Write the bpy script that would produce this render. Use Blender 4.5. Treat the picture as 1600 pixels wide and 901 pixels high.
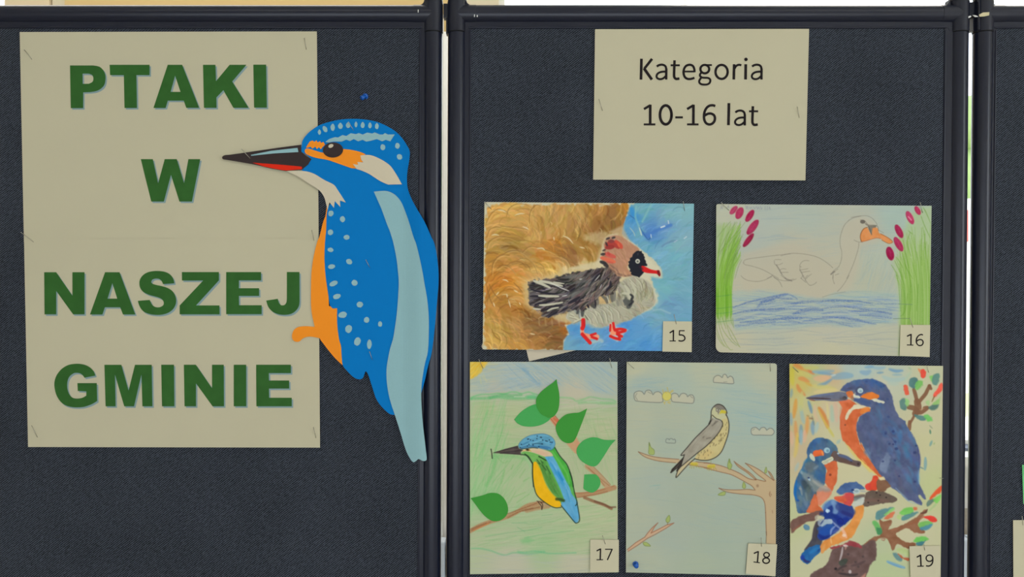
import bpy, bmesh, math, random
import numpy as np
from mathutils import Vector, Matrix
from mathutils.geometry import tessellate_polygon

for o in list(bpy.data.objects): bpy.data.objects.remove(o, do_unlink=True)
sc = bpy.context.scene
COL = sc.collection

# ---------------------------------------------------------------- camera
D = 1.12            # distance from the lens to the face of the boards (m)
K = 0.0009          # metres per photo pixel on the face of the boards
ZC = 1.45           # lens height
cam_d = bpy.data.cameras.new('camera'); cam = bpy.data.objects.new('camera', cam_d); COL.objects.link(cam)
cam.location = (0, -D, ZC); cam.rotation_euler = (math.radians(90), 0, 0)
cam_d.sensor_width = 36; cam_d.sensor_fit = 'HORIZONTAL'; cam_d.lens = 36 * D / (1600 * K)
cam_d.clip_start = .02; cam_d.clip_end = 200
sc.camera = cam

# ---------------------------------------------------------------- world, lights, exposure
w = bpy.data.worlds.new('daylight'); sc.world = w; w.use_nodes = True
bg = w.node_tree.nodes['Background']; bg.inputs[0].default_value = (.86, .93, 1, 1); bg.inputs[1].default_value = 3.0

def area(name, loc, rot, sx, sy, power, col=(1, 1, 1)):
    l = bpy.data.lights.new(name, 'AREA'); l.shape = 'RECTANGLE'; l.size = sx; l.size_y = sy; l.energy = power; l.color = col
    o = bpy.data.objects.new(name, l); COL.objects.link(o); o.location = loc; o.rotation_euler = rot
    return o
R_ = math.radians
area('ceiling_fill_light', (-.7, -1.5, 2.93), (0, 0, 0), 1.2, .6, 3.5, (1, .95, .86))  # unseen fill lamp, added to light the board fronts
area('ceiling_fill_light', (1.1, -1.5, 2.93), (0, 0, 0), 1.2, .6, 3.5, (1, .95, .86))  # second added front fill, right of the first
area('ceiling_fill_light', (-1.0, .75, 2.93), (0, 0, 0), 1.6, .5, 14, (1, .96, .88))  # added lamp that brightens the ochre wall behind the boards
area('ceiling_fill_light', (1.3, .75, 2.93), (0, 0, 0), 1.6, .5, 27, (1, .96, .88))  # added lamp lifting the surfaces glimpsed through the gaps
area('side_window_light', (2.98, -2.1, 1.7), (R_(90), 0, R_(90)), .35, 1.5, 20, (.9, .96, 1))
area('rear_fill_light', (0.15, -2.95, .95), (R_(-90), 0, 0), 3.0, 1.0, 45, (1, .97, .92))  # added fill behind the camera, set low to brighten the lower papers

vs = sc.view_settings; vs.view_transform = 'Standard'; vs.look = 'None'; vs.gamma = 1; vs.use_curve_mapping = False
vs.exposure = 0.0

# light that reaches white paper on the boards, used to turn seen colours into surface colours
E = (.94, .92, .85)

# ---------------------------------------------------------------- helpers
def lin(v): v /= 255.0; return v / 12.92 if v <= .04045 else ((v + .055) / 1.055) ** 2.4
def alb(c): return tuple(min(.93, lin(c[i]) / E[i]) for i in range(3)) + (1,)
def P(px, py, y=0.0):
    s = K * (D + y) / D
    return Vector(((px - 800) * s, y, ZC + (450.5 - py) * s))

def mat(name, col, rough=.6, metal=0, noise=0, scale=40, bump=0, spec=.5, coat=0, em=None):
    m = bpy.data.materials.new(name); m.use_nodes = True; nt = m.node_tree; b = nt.nodes['Principled BSDF']
    b.inputs['Base Color'].default_value = col; b.inputs['Roughness'].default_value = rough; b.inputs['Metallic'].default_value = metal
    b.inputs['Specular IOR Level'].default_value = spec; b.inputs['Coat Weight'].default_value = coat
    if noise or bump:
        tc = nt.nodes.new('ShaderNodeTexCoord'); n = nt.nodes.new('ShaderNodeTexNoise'); n.inputs['Scale'].default_value = scale; n.inputs['Detail'].default_value = 5
        nt.links.new(tc.outputs['Object'], n.inputs['Vector'])
        if noise:
            mx = nt.nodes.new('ShaderNodeMix'); mx.data_type = 'RGBA'
            mx.inputs[6].default_value = tuple(max(0, c * (1 - noise)) for c in col[:3]) + (1,); mx.inputs[7].default_value = tuple(min(1, c * (1 + noise)) for c in col[:3]) + (1,)
            nt.links.new(n.outputs['Fac'], mx.inputs[0]); nt.links.new(mx.outputs[2], b.inputs['Base Color'])
        if bump:
            bp = nt.nodes.new('ShaderNodeBump'); bp.inputs['Strength'].default_value = bump; bp.inputs['Distance'].default_value = .0004
            nt.links.new(n.outputs['Fac'], bp.inputs['Height']); nt.links.new(bp.outputs[0], b.inputs['Normal'])
    if em:
        b.inputs['Emission Color'].default_value = em[0]; b.inputs['Emission Strength'].default_value = em[1]
    return m

def link(name, me, m=None, parent=None):
    o = bpy.data.objects.new(name, me); COL.objects.link(o)
    if m: me.materials.append(m)
    if parent: o.parent = parent; o.matrix_parent_inverse = Matrix.Translation(-parent.location)
    return o
def bm_obj(name, bm, m, parent=None, smooth=False):
    me = bpy.data.meshes.new(name); bm.normal_update(); bm.to_mesh(me); bm.free()
    if smooth: me.shade_smooth()
    return link(name, me, m, parent)
def thing(name, label, cat, loc=(0, 0, 0), group=None):
    o = bpy.data.objects.new(name, None); COL.objects.link(o); o.location = loc; o.empty_display_size = .05
    o['label'] = label; o['category'] = cat
    if group: o['group'] = group
    return o
def tag(o, label, cat, group=None):
    o['label'] = label; o['category'] = cat
    if group: o['group'] = group
    return o
def struct(o): o['kind'] = 'structure'; return o
def add_box(bm, a, b, bev=0):
    v = [bm.verts.new((x, y, z)) for x in (a[0], b[0]) for y in (a[1], b[1]) for z in (a[2], b[2])]
    fs = [bm.faces.new([v[i] for i in q]) for q in ((0, 1, 3, 2), (4, 6, 7, 5), (0, 4, 5, 1), (2, 3, 7, 6), (0, 2, 6, 4), (1, 5, 7, 3))]
    if bev: bmesh.ops.bevel(bm, geom=list({e for f in fs for e in f.edges}), offset=bev, segments=2, affect='EDGES', profile=.7)
def box(name, a, b, m, parent=None, bev=0):
    bm = bmesh.new(); a2 = [min(a[i], b[i]) for i in range(3)]; b2 = [max(a[i], b[i]) for i in range(3)]
    add_box(bm, a2, b2, bev); bmesh.ops.recalc_face_normals(bm, faces=bm.faces)
    return bm_obj(name, bm, m, parent)
def rod(bm, p, q, r0, r1=None, n=12, cap=True):
    p, q = Vector(p), Vector(q); r1 = r0 if r1 is None else r1
    d = (q - p); L = d.length; rot = d.to_track_quat('Z', 'Y').to_matrix().to_4x4()
    mt = Matrix.Translation(p) @ rot @ Matrix.Translation((0, 0, L / 2))
    bmesh.ops.create_cone(bm, cap_ends=cap, segments=n, radius1=r0, radius2=r1, depth=L, matrix=mt)
def ball(bm, c, r, sc3=(1, 1, 1), n=12):
    bmesh.ops.create_uvsphere(bm, u_segments=n, v_segments=n // 2 + 2, radius=r, matrix=Matrix.Translation(c) @ Matrix.Diagonal((*sc3, 1)))
def extrude_profile(name, prof, p, q, m, parent, up=(0, 0, 1)):
    """sweep a profile (u sideways, v towards +y) from p to q"""
    p, q = Vector(p), Vector(q); d = (q - p).normalized(); yv = Vector((0, 1, 0)); side = yv.cross(d).normalized()
    bm = bmesh.new(); rings = []
    for c in (p, q): rings.append([bm.verts.new(c + side * u + yv * v) for u, v in prof])
    n = len(prof)
    for i in range(n): bm.faces.new((rings[0][i], rings[0][(i + 1) % n], rings[1][(i + 1) % n], rings[1][i]))
    bm.faces.new(rings[0]); bm.faces.new(rings[1][::-1]); bmesh.ops.recalc_face_normals(bm, faces=bm.faces)
    o = bm_obj(name, bm, m, parent, True)
    md = o.modifiers.new('edge', 'EDGE_SPLIT'); md.split_angle = R_(32)
    return o

def flat_plate(name, contours, yf, thick, m, parent, bend=None, cuts=()):
    """paper piece from pixel outlines (first outline then holes): front face at depth yf"""
    cs = [[Vector((x, y, 0)) for x, y in c] for c in contours]
    tris = tessellate_polygon(cs); flat = [v for c in cs for v in c]
    fy = (lambda x, y: yf) if bend is None else (lambda x, y: yf + bend(x, y))
    bm = bmesh.new()
    F = [bm.verts.new((v.x, v.y, 0)) for v in flat]
    for t in tris:
        try: bm.faces.new([F[i] for i in t])
        except ValueError: pass
    for c in cuts:
        bmesh.ops.bisect_plane(bm, geom=bm.verts[:] + bm.edges[:] + bm.faces[:], plane_co=(c, 0, 0), plane_no=(1, 0, 0))
    for v in bm.verts:
        px, py = v.co.x, v.co.y; v.co = P(px, py, fy(px, py))
    bm.normal_update()
    for f in bm.faces:
        if f.normal.y > 0: f.normal_flip()
    if thick:
        r = bmesh.ops.extrude_face_region(bm, geom=bm.faces[:])
        nv = [g for g in r['geom'] if isinstance(g, bmesh.types.BMVert)]
        # the copies stay in front, the originals move back
        front = set(nv)
        for v in bm.verts:
            if v not in front: v.co.y += thick
        bmesh.ops.recalc_face_normals(bm, faces=bm.faces)
    return bm_obj(name, bm, m, parent)

def ribbon(bm, pts, w, depth, sm=False, closed=False):
    """constant width print stroke, pts in pixels"""
    if sm: pts = smooth_pts(pts, closed, 5)
    if closed: pts = list(pts) + [pts[0], pts[1]]
    V = [Vector(p) for p in pts]; L = []; Rr = []
    for i, v in enumerate(V):
        a = V[max(0, i - 1)]; b = V[min(len(V) - 1, i + 1)]; t = (b - a).normalized(); nn = Vector((-t.y, t.x))
        k = 1
        if 0 < i < len(V) - 1:
            t1 = (V[i] - V[i - 1]).normalized(); k = 1 / max(.5, abs(t1.dot(t)))
        L.append(v + nn * w / 2 * k); Rr.append(v - nn * w / 2 * k)
    l = [bm.verts.new(P(p.x, p.y, depth(p.x, p.y))) for p in L]; r = [bm.verts.new(P(p.x, p.y, depth(p.x, p.y))) for p in Rr]
    for i in range(len(V) - 1):
        f = bm.faces.new((l[i], l[i + 1], r[i + 1], r[i])); f.normal_update()
        if f.normal.y > 0: f.normal_flip()

def quad_at(Q, u, v):
    (ax, ay), (bx, by), (cx, cy), (dx, dy) = Q      # TL TR BR BL
    return ((ax * (1 - u) + bx * u) * (1 - v) + (dx * (1 - u) + cx * u) * v, (ay * (1 - u) + by * u) * (1 - v) + (dy * (1 - u) + cy * u) * v)

def sheet(name, Q, y0, m, parent=None, curl=None, rnd=(0, 0, 0, 0), step=None, art=None, thick=.0003):
    """sheet of paper over the pixel quad Q, optionally carrying the pigment of a drawing"""
    wpx = math.hypot(Q[1][0] - Q[0][0], Q[1][1] - Q[0][1]); hpx = math.hypot(Q[3][0] - Q[0][0], Q[3][1] - Q[0][1])
    step = step or (1 / 1.5 if art else 12)
    nu = max(2, int(wpx / step)); nv = max(2, int(hpx / step))
    U, V = np.meshgrid(np.linspace(0, 1, nu + 1), np.linspace(0, 1, nv + 1))
    q = np.array(Q, float)
    X = (q[0, 0] * (1 - U) + q[1, 0] * U) * (1 - V) + (q[3, 0] * (1 - U) + q[2, 0] * U) * V
    Y = (q[0, 1] * (1 - U) + q[1, 1] * U) * (1 - V) + (q[3, 1] * (1 - U) + q[2, 1] * U) * V
    for k, r in enumerate(rnd):
        if not r: continue
        a = (U if k in (0, 3) else 1 - U) * wpx; b = (V if k in (0, 1) else 1 - V) * hpx
        msk = (a < r) & (b < r); dx = r - a; dy = r - b; d = np.sqrt(dx * dx + dy * dy); f = np.where(msk & (d > r), (d - r) / np.maximum(d, 1e-6), 0)
        sx = 1 if k in (0, 3) else -1; sy = 1 if k in (0, 1) else -1
        X = X + sx * dx * f; Y = Y + sy * dy * f
    cf = curl or (lambda u, v: 0 * u)
    YW = y0 - cf(U, V)
    s = K * (D + YW) / D
    co = np.stack([(X - 800) * s, YW, ZC + (450.5 - Y) * s], -1).reshape(-1, 3)
    back = co.copy(); back[:, 1] += thick
    W1 = nu + 1
    i = np.arange(nv)[:, None] * W1 + np.arange(nu)[None]; i = i.ravel()
    fr = np.stack([i, i + W1, i + W1 + 1, i + 1], -1)
    # rim
    top = np.arange(0, nu + 1); rgt = np.arange(nv + 1) * W1 + nu; bot = nv * W1 + np.arange(nu, -1, -1); lft = np.arange(nv, -1, -1) * W1
    ring = np.concatenate([top[:-1], rgt[:-1], bot[:-1], lft[:-1]]); n = len(ring)
    N0 = len(co); bidx = N0 + np.arange(n)
    front_rim = co[ring]
    fidx = N0 + np.arange(n); bidx = N0 + n + np.arange(n)
    rim = np.stack([fidx, np.roll(fidx, -1), np.roll(bidx, -1), bidx], -1)
    co = np.concatenate([co, front_rim, back[ring]])
    faces = np.concatenate([fr, rim])
    me = bpy.data.meshes.new(name)
    me.vertices.add(len(co)); me.vertices.foreach_set('co', co.astype(np.float32).ravel())
    me.loops.add(faces.size); me.loops.foreach_set('vertex_index', faces.astype(np.int32).ravel())
    me.polygons.add(len(faces)); me.polygons.foreach_set('loop_start', np.arange(0, faces.size, 4, dtype=np.int32))
    me.update(calc_edges=True)
    if art:
        fx = (X - art.x0) * art.S; fy = (Y - art.y0) * art.S
        x0 = np.clip(fx.astype(int), 0, art.W - 2); y0i = np.clip(fy.astype(int), 0, art.H - 2)
        tx = np.clip(fx - x0, 0, 1)[..., None]; ty = np.clip(fy - y0i, 0, 1)[..., None]; I = art.img
        c = (I[y0i, x0] * (1 - tx) * (1 - ty) + I[y0i, x0 + 1] * tx * (1 - ty) + I[y0i + 1, x0] * (1 - tx) * ty + I[y0i + 1, x0 + 1] * tx * ty)
        c = np.clip(c / 255, 0, 1); c = np.where(c <= .04045, c / 12.92, ((c + .055) / 1.055) ** 2.4) / np.array(E); c = np.clip(c, 0, .93)
        full = np.ones((len(co), 4), np.float32); full[:N0, :3] = c.reshape(-1, 3); full[N0:, :3] = np.concatenate([full[ring, :3]] * 2)
        at = me.color_attributes.new('pigment', 'FLOAT_COLOR', 'POINT'); at.data.foreach_set('color', full.ravel())
    sm = np.zeros(len(faces), bool); sm[:len(fr)] = True
    me.polygons.foreach_set('use_smooth', sm)
    o = link(name, me, m, parent)
    return o, (lambda px, py: y0 - float(cf(np.array((px - Q[0][0]) / (Q[1][0] - Q[0][0])), np.array((py - Q[0][1]) / (Q[3][1] - Q[0][1])))))

def pigment_mat(name, rough, bump, scale, spec=.4):
    m = bpy.data.materials.new(name); m.use_nodes = True; nt = m.node_tree; b = nt.nodes['Principled BSDF']
    a = nt.nodes.new('ShaderNodeAttribute'); a.attribute_name = 'pigment'; nt.links.new(a.outputs['Color'], b.inputs['Base Color'])
    b.inputs['Roughness'].default_value = rough; b.inputs['Specular IOR Level'].default_value = spec
    tc = nt.nodes.new('ShaderNodeTexCoord'); n = nt.nodes.new('ShaderNodeTexNoise'); n.inputs['Scale'].default_value = scale; n.inputs['Detail'].default_value = 4
    nt.links.new(tc.outputs['Object'], n.inputs['Vector'])
    bp = nt.nodes.new('ShaderNodeBump'); bp.inputs['Strength'].default_value = bump; bp.inputs['Distance'].default_value = .0003
    nt.links.new(n.outputs['Fac'], bp.inputs['Height']); nt.links.new(bp.outputs[0], b.inputs['Normal'])
    return m
# ---------------------------------------------------------------- pigment painter
# Builds the colours of the children's drawings as per-vertex pigment, from strokes.
def zc(ox, oy, s):
    return lambda *p: [(ox + p[i] / s, oy + p[i + 1] / s) for i in range(0, len(p), 2)]

def smooth_pts(pts, closed=False, n=5):
    P = np.array(pts, float)
    m = len(P)
    if m < 3: return [tuple(p) for p in P]
    out = []
    rng = range(m) if closed else range(m - 1)
    for i in rng:
        p0 = P[(i - 1) % m] if (closed or i > 0) else P[0]
        p1 = P[i]; p2 = P[(i + 1) % m]
        p3 = P[(i + 2) % m] if (closed or i + 2 < m) else P[-1]
        for k in range(n):
            t = k / n
            out.append(tuple(0.5 * ((2 * p1) + (-p0 + p2) * t + (2 * p0 - 5 * p1 + 4 * p2 - p3) * t * t
                                    + (-p0 + 3 * p1 - 3 * p2 + p3) * t ** 3)))
    if not closed: out.append(tuple(P[-1]))
    return out

def ell(cx, cy, rx, ry, rot=0, n=20):
    c, s = math.cos(rot), math.sin(rot)
    return [(cx + rx * math.cos(a) * c - ry * math.sin(a) * s, cy + rx * math.cos(a) * s + ry * math.sin(a) * c)
            for a in [2 * math.pi * i / n for i in range(n)]]

class Art:
    S = 2.0
    def __init__(s, x0, y0, x1, y1, base, seed=1):
        s.x0, s.y0 = x0, y0
        s.W = int((x1 - x0) * s.S) + 1; s.H = int((y1 - y0) * s.S) + 1
        s.img = np.empty((s.H, s.W, 3)); s.img[:] = base
        s.r = np.random.RandomState(seed)
        s.g = s.r.rand(s.H, s.W)
        g = s.g
        s.grain = (g + np.roll(g, 1, 0) + np.roll(g, 1, 1) + np.roll(g, (1, 1), (0, 1))) / 4
        s.grain = np.clip((s.grain - .5) * 2.2 + .5, 0, 1)
        s.n1 = s.noise(9); s.n2 = s.noise(3.5); s.n3 = s.noise(28)
    def noise(s, size):
        cw = int(s.W / (size * s.S)) + 3; ch = int(s.H / (size * s.S)) + 3
        a = s.r.rand(ch, cw)
        y = np.arange(s.H) / (size * s.S); x = np.arange(s.W) / (size * s.S)
        yi = y.astype(int); xi = x.astype(int); fy = y - yi; fx = x - xi
        fy = fy * fy * (3 - 2 * fy); fx = fx * fx * (3 - 2 * fx)
        fy = fy[:, None]; fx = fx[None]
        return (a[yi][:, xi] * (1 - fy) * (1 - fx) + a[yi + 1][:, xi] * fy * (1 - fx)
                + a[yi][:, xi + 1] * (1 - fy) * fx + a[yi + 1][:, xi + 1] * fy * fx)
    def box(s, P, m):
        xs = [p[0] for p in P]; ys = [p[1] for p in P]
        a = max(0, int((min(xs) - m - s.x0) * s.S)); b = min(s.W, int((max(xs) + m - s.x0) * s.S) + 2)
        c = max(0, int((min(ys) - m - s.y0) * s.S)); d = min(s.H, int((max(ys) + m - s.y0) * s.S) + 2)
        return (a, b, c, d) if b > a and d > c else None
    def grid(s, bx):
        a, b, c, d = bx
        X = s.x0 + np.arange(a, b) / s.S; Y = s.y0 + np.arange(c, d) / s.S
        return X[None, :], Y[:, None]
    def cover(s, P, bx, soft, rough=0):
        X, Y = s.grid(bx)
        n = len(P)
        ins = np.zeros((bx[3] - bx[2], bx[1] - bx[0]), bool); D = np.full(ins.shape, 1e9)
        for i in range(n):
            ax, ay = P[i]; cx, cy = P[(i + 1) % n]
            dx, dy = cx - ax, cy - ay; L = dx * dx + dy * dy + 1e-9
            t = np.clip(((X - ax) * dx + (Y - ay) * dy) / L, 0, 1)
            D = np.minimum(D, (X - ax - t * dx) ** 2 + (Y - ay - t * dy) ** 2)
            if abs(dy) > 1e-9:
                ins ^= ((ay > Y) != (cy > Y)) & (X < dx * (Y - ay) / dy + ax)
        sd = np.where(ins, 1, -1) * np.sqrt(D)
        if rough:
            a, b, c, d = bx
            sd = sd + (s.n2[c:d, a:b] - .5) * 2 * rough
        return np.clip(.5 + sd / soft, 0, 1)
    def put(s, bx, cov, col, grain=0):
        a, b, c, d = bx
        if grain: cov = cov * (1 - grain * s.grain[c:d, a:b] ** 1.0)
        cov = cov[..., None]
        s.img[c:d, a:b] = s.img[c:d, a:b] * (1 - cov) + np.asarray(col, float) * cov
    def poly(s, P, col, a=1, soft=1.0, sm=False, rough=0, grain=0, tex=0):
        if sm: P = smooth_pts(P, True, 4)
        bx = s.box(P, soft + rough + 1)
        if not bx: return
        cov = s.cover(P, bx, soft, rough) * a
        if tex:
            i, j, k, l = bx
            col = np.asarray(col, float) + ((s.n1[k:l, i:j] - .5) * 2 * tex + (s.n2[k:l, i:j] - .5) * tex)[..., None]
        s.put(bx, cov, col, grain)
    def line(s, P, col, w=1.0, a=1, soft=.9, sm=False, taper=0, grain=0):
        if sm: P = smooth_pts(P)
        bx = s.box(P, w / 2 + soft + 1)
        if not bx: return
        X, Y = s.grid(bx)
        n = len(P) - 1
        C = np.zeros((bx[3] - bx[2], bx[1] - bx[0]))
        for i in range(n):
            ax, ay = P[i]; cx, cy = P[i + 1]
            dx, dy = cx - ax, cy - ay; L = dx * dx + dy * dy + 1e-9
            t = np.clip(((X - ax) * dx + (Y - ay) * dy) / L, 0, 1)
            D = np.sqrt((X - ax - t * dx) ** 2 + (Y - ay - t * dy) ** 2)
            ww = w
            if taper:
                u = (i + t) / n
                ww = w * (1 - taper * np.abs(2 * u - 1) ** 2) if taper > 0 else w * (1 + taper * u)
            C = np.maximum(C, np.clip(.5 + (ww / 2 - D) / soft, 0, 1))
        s.put(bx, C * a, col, grain)
    def mask(s, P, soft=1.5, sm=False, rough=0):
        if sm: P = smooth_pts(P, True, 4)
        M = np.zeros((s.H, s.W)); bx = s.box(P, soft + rough + 1)
        if bx: M[bx[2]:bx[3], bx[0]:bx[1]] = s.cover(P, bx, soft, rough)
        return M
    def begin(s): s.sv = s.img.copy()
    def end(s, M): s.img = s.sv * (1 - M[..., None]) + s.img * M[..., None]
    def field(s, anchors, p=3.0):
        st = 4
        X = s.x0 + np.arange(0, s.W + st, st) / s.S; Y = s.y0 + np.arange(0, s.H + st, st) / s.S
        num = np.zeros((len(Y), len(X), 3)); den = np.zeros((len(Y), len(X)))
        for x, y, r, g, b in anchors:
            w = 1 / (((X[None] - x) ** 2 + (Y[:, None] - y) ** 2) ** (p / 2) + 20)
            num += w[..., None] * np.array([r, g, b]); den += w
        F = num / den[..., None]
        yi = np.arange(s.H) / st; xi = np.arange(s.W) / st
        y0 = yi.astype(int); x0 = xi.astype(int); fy = (yi - y0)[:, None, None]; fx = (xi - x0)[None, :, None]
        y1 = np.minimum(y0 + 1, len(Y) - 1); x1 = np.minimum(x0 + 1, len(X) - 1)
        return (F[y0][:, x0] * (1 - fy) * (1 - fx) + F[y1][:, x0] * fy * (1 - fx) + F[y0][:, x1] * (1 - fy) * fx + F[y1][:, x1] * fy * fx)
    def at(s, F, x, y):
        return F[min(s.H - 1, max(0, int((y - s.y0) * s.S))), min(s.W - 1, max(0, int((x - s.x0) * s.S)))]
    def brush(s, F, n, rect, ang, L, w, jit=14, a=.75, curve=.5, taper=.7, hue=5, soft=1.2, grain=0):
        for _ in range(n):
            x = s.r.uniform(rect[0], rect[2]); y = s.r.uniform(rect[1], rect[3])
            th = (ang(x, y) if callable(ang) else ang) + s.r.normal() * .18
            l = L * s.r.uniform(.5, 1.3); k = curve * s.r.uniform(.6, 1.3)
            pts = []
            for u in (-.5, -.25, 0, .25, .5):
                t2 = th + k * u
                pts.append((x + l * u * math.cos(t2), y + l * u * math.sin(t2)))
            c = s.at(F, x, y) + s.r.normal() * jit + s.r.normal(size=3) * hue
            s.line(pts, c, w * s.r.uniform(.5, 1.3), a * s.r.uniform(.6, 1), soft, taper=taper, grain=grain)
    def hatch(s, M, n, rect, ang, L, w, col, a=.5, curve=.15, jit=8, dang=.08, grain=.6, soft=.9):
        s.begin()
        for _ in range(n):
            x = s.r.uniform(rect[0], rect[2]); y = s.r.uniform(rect[1], rect[3])
            th = (ang(x, y) if callable(ang) else ang) + s.r.normal() * dang
            l = L * s.r.uniform(.5, 1.3); k = s.r.normal() * curve
            pts = [(x + l * u * math.cos(th + k * u), y + l * u * math.sin(th + k * u)) for u in (-.5, -.17, .17, .5)]
            c = np.array(col[s.r.randint(len(col))], float) + s.r.normal() * jit
            s.line(pts, c, w * s.r.uniform(.6, 1.3), a * s.r.uniform(.5, 1), soft, taper=.5, grain=grain)
        s.end(M)

CREAM = (190, 183, 152)

def art_merganser():
    A = Art(748, 308, 1092, 556, (198, 192, 160), 15)
    R = A.r
    anc = [(770,330,198,150,76),(790,322,206,158,80),(830,335,192,148,80),(870,340,188,148,84),(900,335,182,142,80),(930,328,178,130,66),
     (978,323,168,110,36),(955,345,138,102,58),(938,362,134,94,52),(768,370,186,144,76),(800,378,152,118,62),(790,355,176,132,66),(840,365,176,134,72),
     (870,388,176,116,42),(850,398,178,120,42),(820,402,168,128,66),(790,412,172,120,52),(782,440,188,120,38),(802,435,198,132,44),(832,428,194,152,84),
     (862,418,206,166,98),(893,398,124,82,42),(913,385,152,112,50),(922,402,166,122,54),(885,424,212,188,138),(918,412,202,178,126),(765,470,184,138,64),
     (792,470,150,104,42),(804,482,172,116,48),(770,500,188,144,72),(800,503,170,126,66),(828,495,134,94,48),(780,525,192,152,82),(808,538,186,136,66),
     (850,508,116,88,50),(872,530,128,88,44),(842,530,152,106,50),(885,508,164,102,38),(878,542,124,84,44),(960,325,150,105,50),(905,360,172,132,70),(925,350,150,112,60),(815,455,200,150,80),(845,450,196,160,100)]
    F = A.field(anc)
    okr = [(748,308),(984,318),(980,335),(976,350),(973,370),(960,380),(960,470),(900,505),(884,508),(889,520),(881,530),(880,550),(748,552)]
    Mo = A.mask(okr, 3, rough=2)
    F = F * (1.05, 1.04, 1.0)
    inner = [(763,324),(772,318),(800,316),(815,320),(822,317),(838,320),(843,316),(848,321),(870,317),(890,320),(900,318),(925,320),(945,319),(960,318),(986,318),
             (980,350),(985,550),(760,545),(756,530),(757,460),(758,400),(757,350)]
    def flow(x, y):
        # arcs like overlapping scales, turning over from the upper left
        if x < 830: return math.atan2(-(x - 790), (y - 470) if abs(y - 470) > 1 else 1) if y < 400 else (1.15 + (x - 755) * -.004)
        if y < 400: return 1.2 + (x - 830) * .003 if y < 375 else .6
        return -.15 if y > 500 else .5
    def flow2(x, y):
        if y < 372 and x > 825: return math.pi / 2 + .25 * math.sin(x * .08)
        if y < 372: return -.5 + .9 * ((x - 757) / 70)
        if y < 425: return -.35 + 1.15 * (x - 757) / 150
        if y < 480: return -1.1 + 2.3 * (x - 757) / 90
        return 1.3 - 1.6 * (x - 757) / 120
    A.begin(); A.img[:] = F
    A.brush(F, 420, (752, 312, 985, 550), flow2, 44, 11, 10, .8, .9, soft=2)
    A.brush(F, 520, (752, 312, 985, 550), flow2, 34, 3.4, 20, .5, .9, soft=1.8)
    A.brush(F * 1.16 + 6, 190, (752, 318, 980, 550), flow2, 26, 2.2, 10, .55, .9, soft=1.4)
    A.brush(F * .74, 120, (752, 318, 980, 550), flow2, 32, 1.6, 10, .5, .9, soft=1.4)
    A.brush(F * .2 + (176, 158, 112), 46, (752, 325, 980, 545), flow2, 12, 1.6, 8, .7, .7)
    A.end(Mo * A.mask(inner, 3, rough=3))
    b = zc(750, 310, 7.206)
    for p in [b(65,290,120,180,200,120,300,150,330,200), b(75,440,110,350,180,320,240,330), b(80,560,100,490,170,440,240,430,330,440,420,480),
              b(300,200,330,110,420,60,520,70,590,120), b(560,280,560,180,590,110,640,70,680,90), b(230,310,330,320,430,330,540,350), b(240,640,330,590,430,590,520,640,600,730,650,850),
              b(480,600,560,540,680,560,800,600,900,660), b(180,800,260,750,340,780,400,850), b(130,860,150,720,230,640,330,640)]:
        A.line(p, (128, 92, 44), 1.3, .6, 1.3, True, .6)
        A.line([(x + 1.6, y + 1.8) for x, y in p], (216, 174, 100), 2, .45, 1.5, True, .6)
    for p in [b(200,130,250,135,290,155), b(130,415,170,405,215,415), b(480,315,520,330,550,350), b(935,420,1000,450,1050,510), b(640,560,700,560,730,580), b(830,430,835,470), b(1120,545,1180,560),
              b(390,190,450,170,500,170)]:
        A.line(p, (222, 204, 160), 2.2, .8, 1, True, .8)
    b = zc(750, 425, 7.206)
    for p in [b(65,110,90,220,120,320,160,390), b(100,130,160,240,230,310), b(300,240,310,280,340,400), b(380,120,440,180,480,230), b(130,640,170,720,240,770), b(240,640,300,680,370,700)]:
        A.line(p, (140, 92, 40), 1.8, .6, 1.3, True, .6)
    for p in [b(300,240,308,285), b(250,85,290,90,320,110), b(180,260,215,220), b(440,340,460,370), b(560,690,620,700), b(150,340,165,390), b(320,310,345,400), b(380,200,430,230)]:
        A.line(p, (224, 205, 160), 2, .8, 1, True, .8)
    for x in (842, 852, 862, 873, 884, 894):
        A.line([(x, 498), (x + 1, 508)], (204, 172, 112), 2.6, .4, 2.4, taper=.5)
    # blue side
    anc = [(1000,325,112,166,174),(990,340,70,142,190),(984,358,92,152,188),(1003,365,112,168,178),(1012,366,74,122,182),(1018,362,82,132,186),(1040,350,110,150,186),(1045,335,124,174,176),(1070,330,128,174,176),
       (1075,370,128,168,178),(1010,385,110,166,180),(1030,398,116,166,182),(1060,385,126,172,176),(1055,400,112,170,182),(1060,420,116,166,176),(1070,450,112,162,176),(1040,450,116,172,176),
       (1050,475,108,152,178),(1030,500,116,166,182),(1000,520,92,150,192),(1010,540,78,144,196),(975,510,82,144,196),(950,520,92,146,192),(930,532,112,162,186),
       (900,518,86,146,192),(890,535,112,162,180),(960,540,86,148,196),(1030,535,92,152,194),(1015,470,140,178,182),(910,510,90,150,192),(1060,520,110,160,185)]
    F = A.field(anc)
    blu = [(985,319),(1000,316.5),(1090,316),(1090,552),(880,552),(881,532),(889,522),(884,509),(905,500),(955,500),(1000,480),(1018,465),(1020,440),(1008,420),(1020,425),(1032,418),(1024,408),(1015,400),(1003,392),(985,377),(972,366),(974,350),(981,333)]
    Mb = A.mask(blu, 2.5, rough=1.5)
    fl = lambda x, y: (-.75 if x < 1005 else -.5) if y < 430 else (.15 if y < 500 else -.4)
    A.begin(); A.img[:] = F
    A.brush(F, 320, (880, 315, 1088, 552), fl, 24, 6, 6, .6, .8)
    A.brush(F, 420, (880, 315, 1088, 552), fl, 22, 2, 14, .5, .8)
    A.brush(F * .93 + 16, 110, (880, 315, 1088, 552), fl, 24, 1.2, 10, .6, .8)
    A.end(Mb)
    b = zc(915, 310, 7.206)
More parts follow.
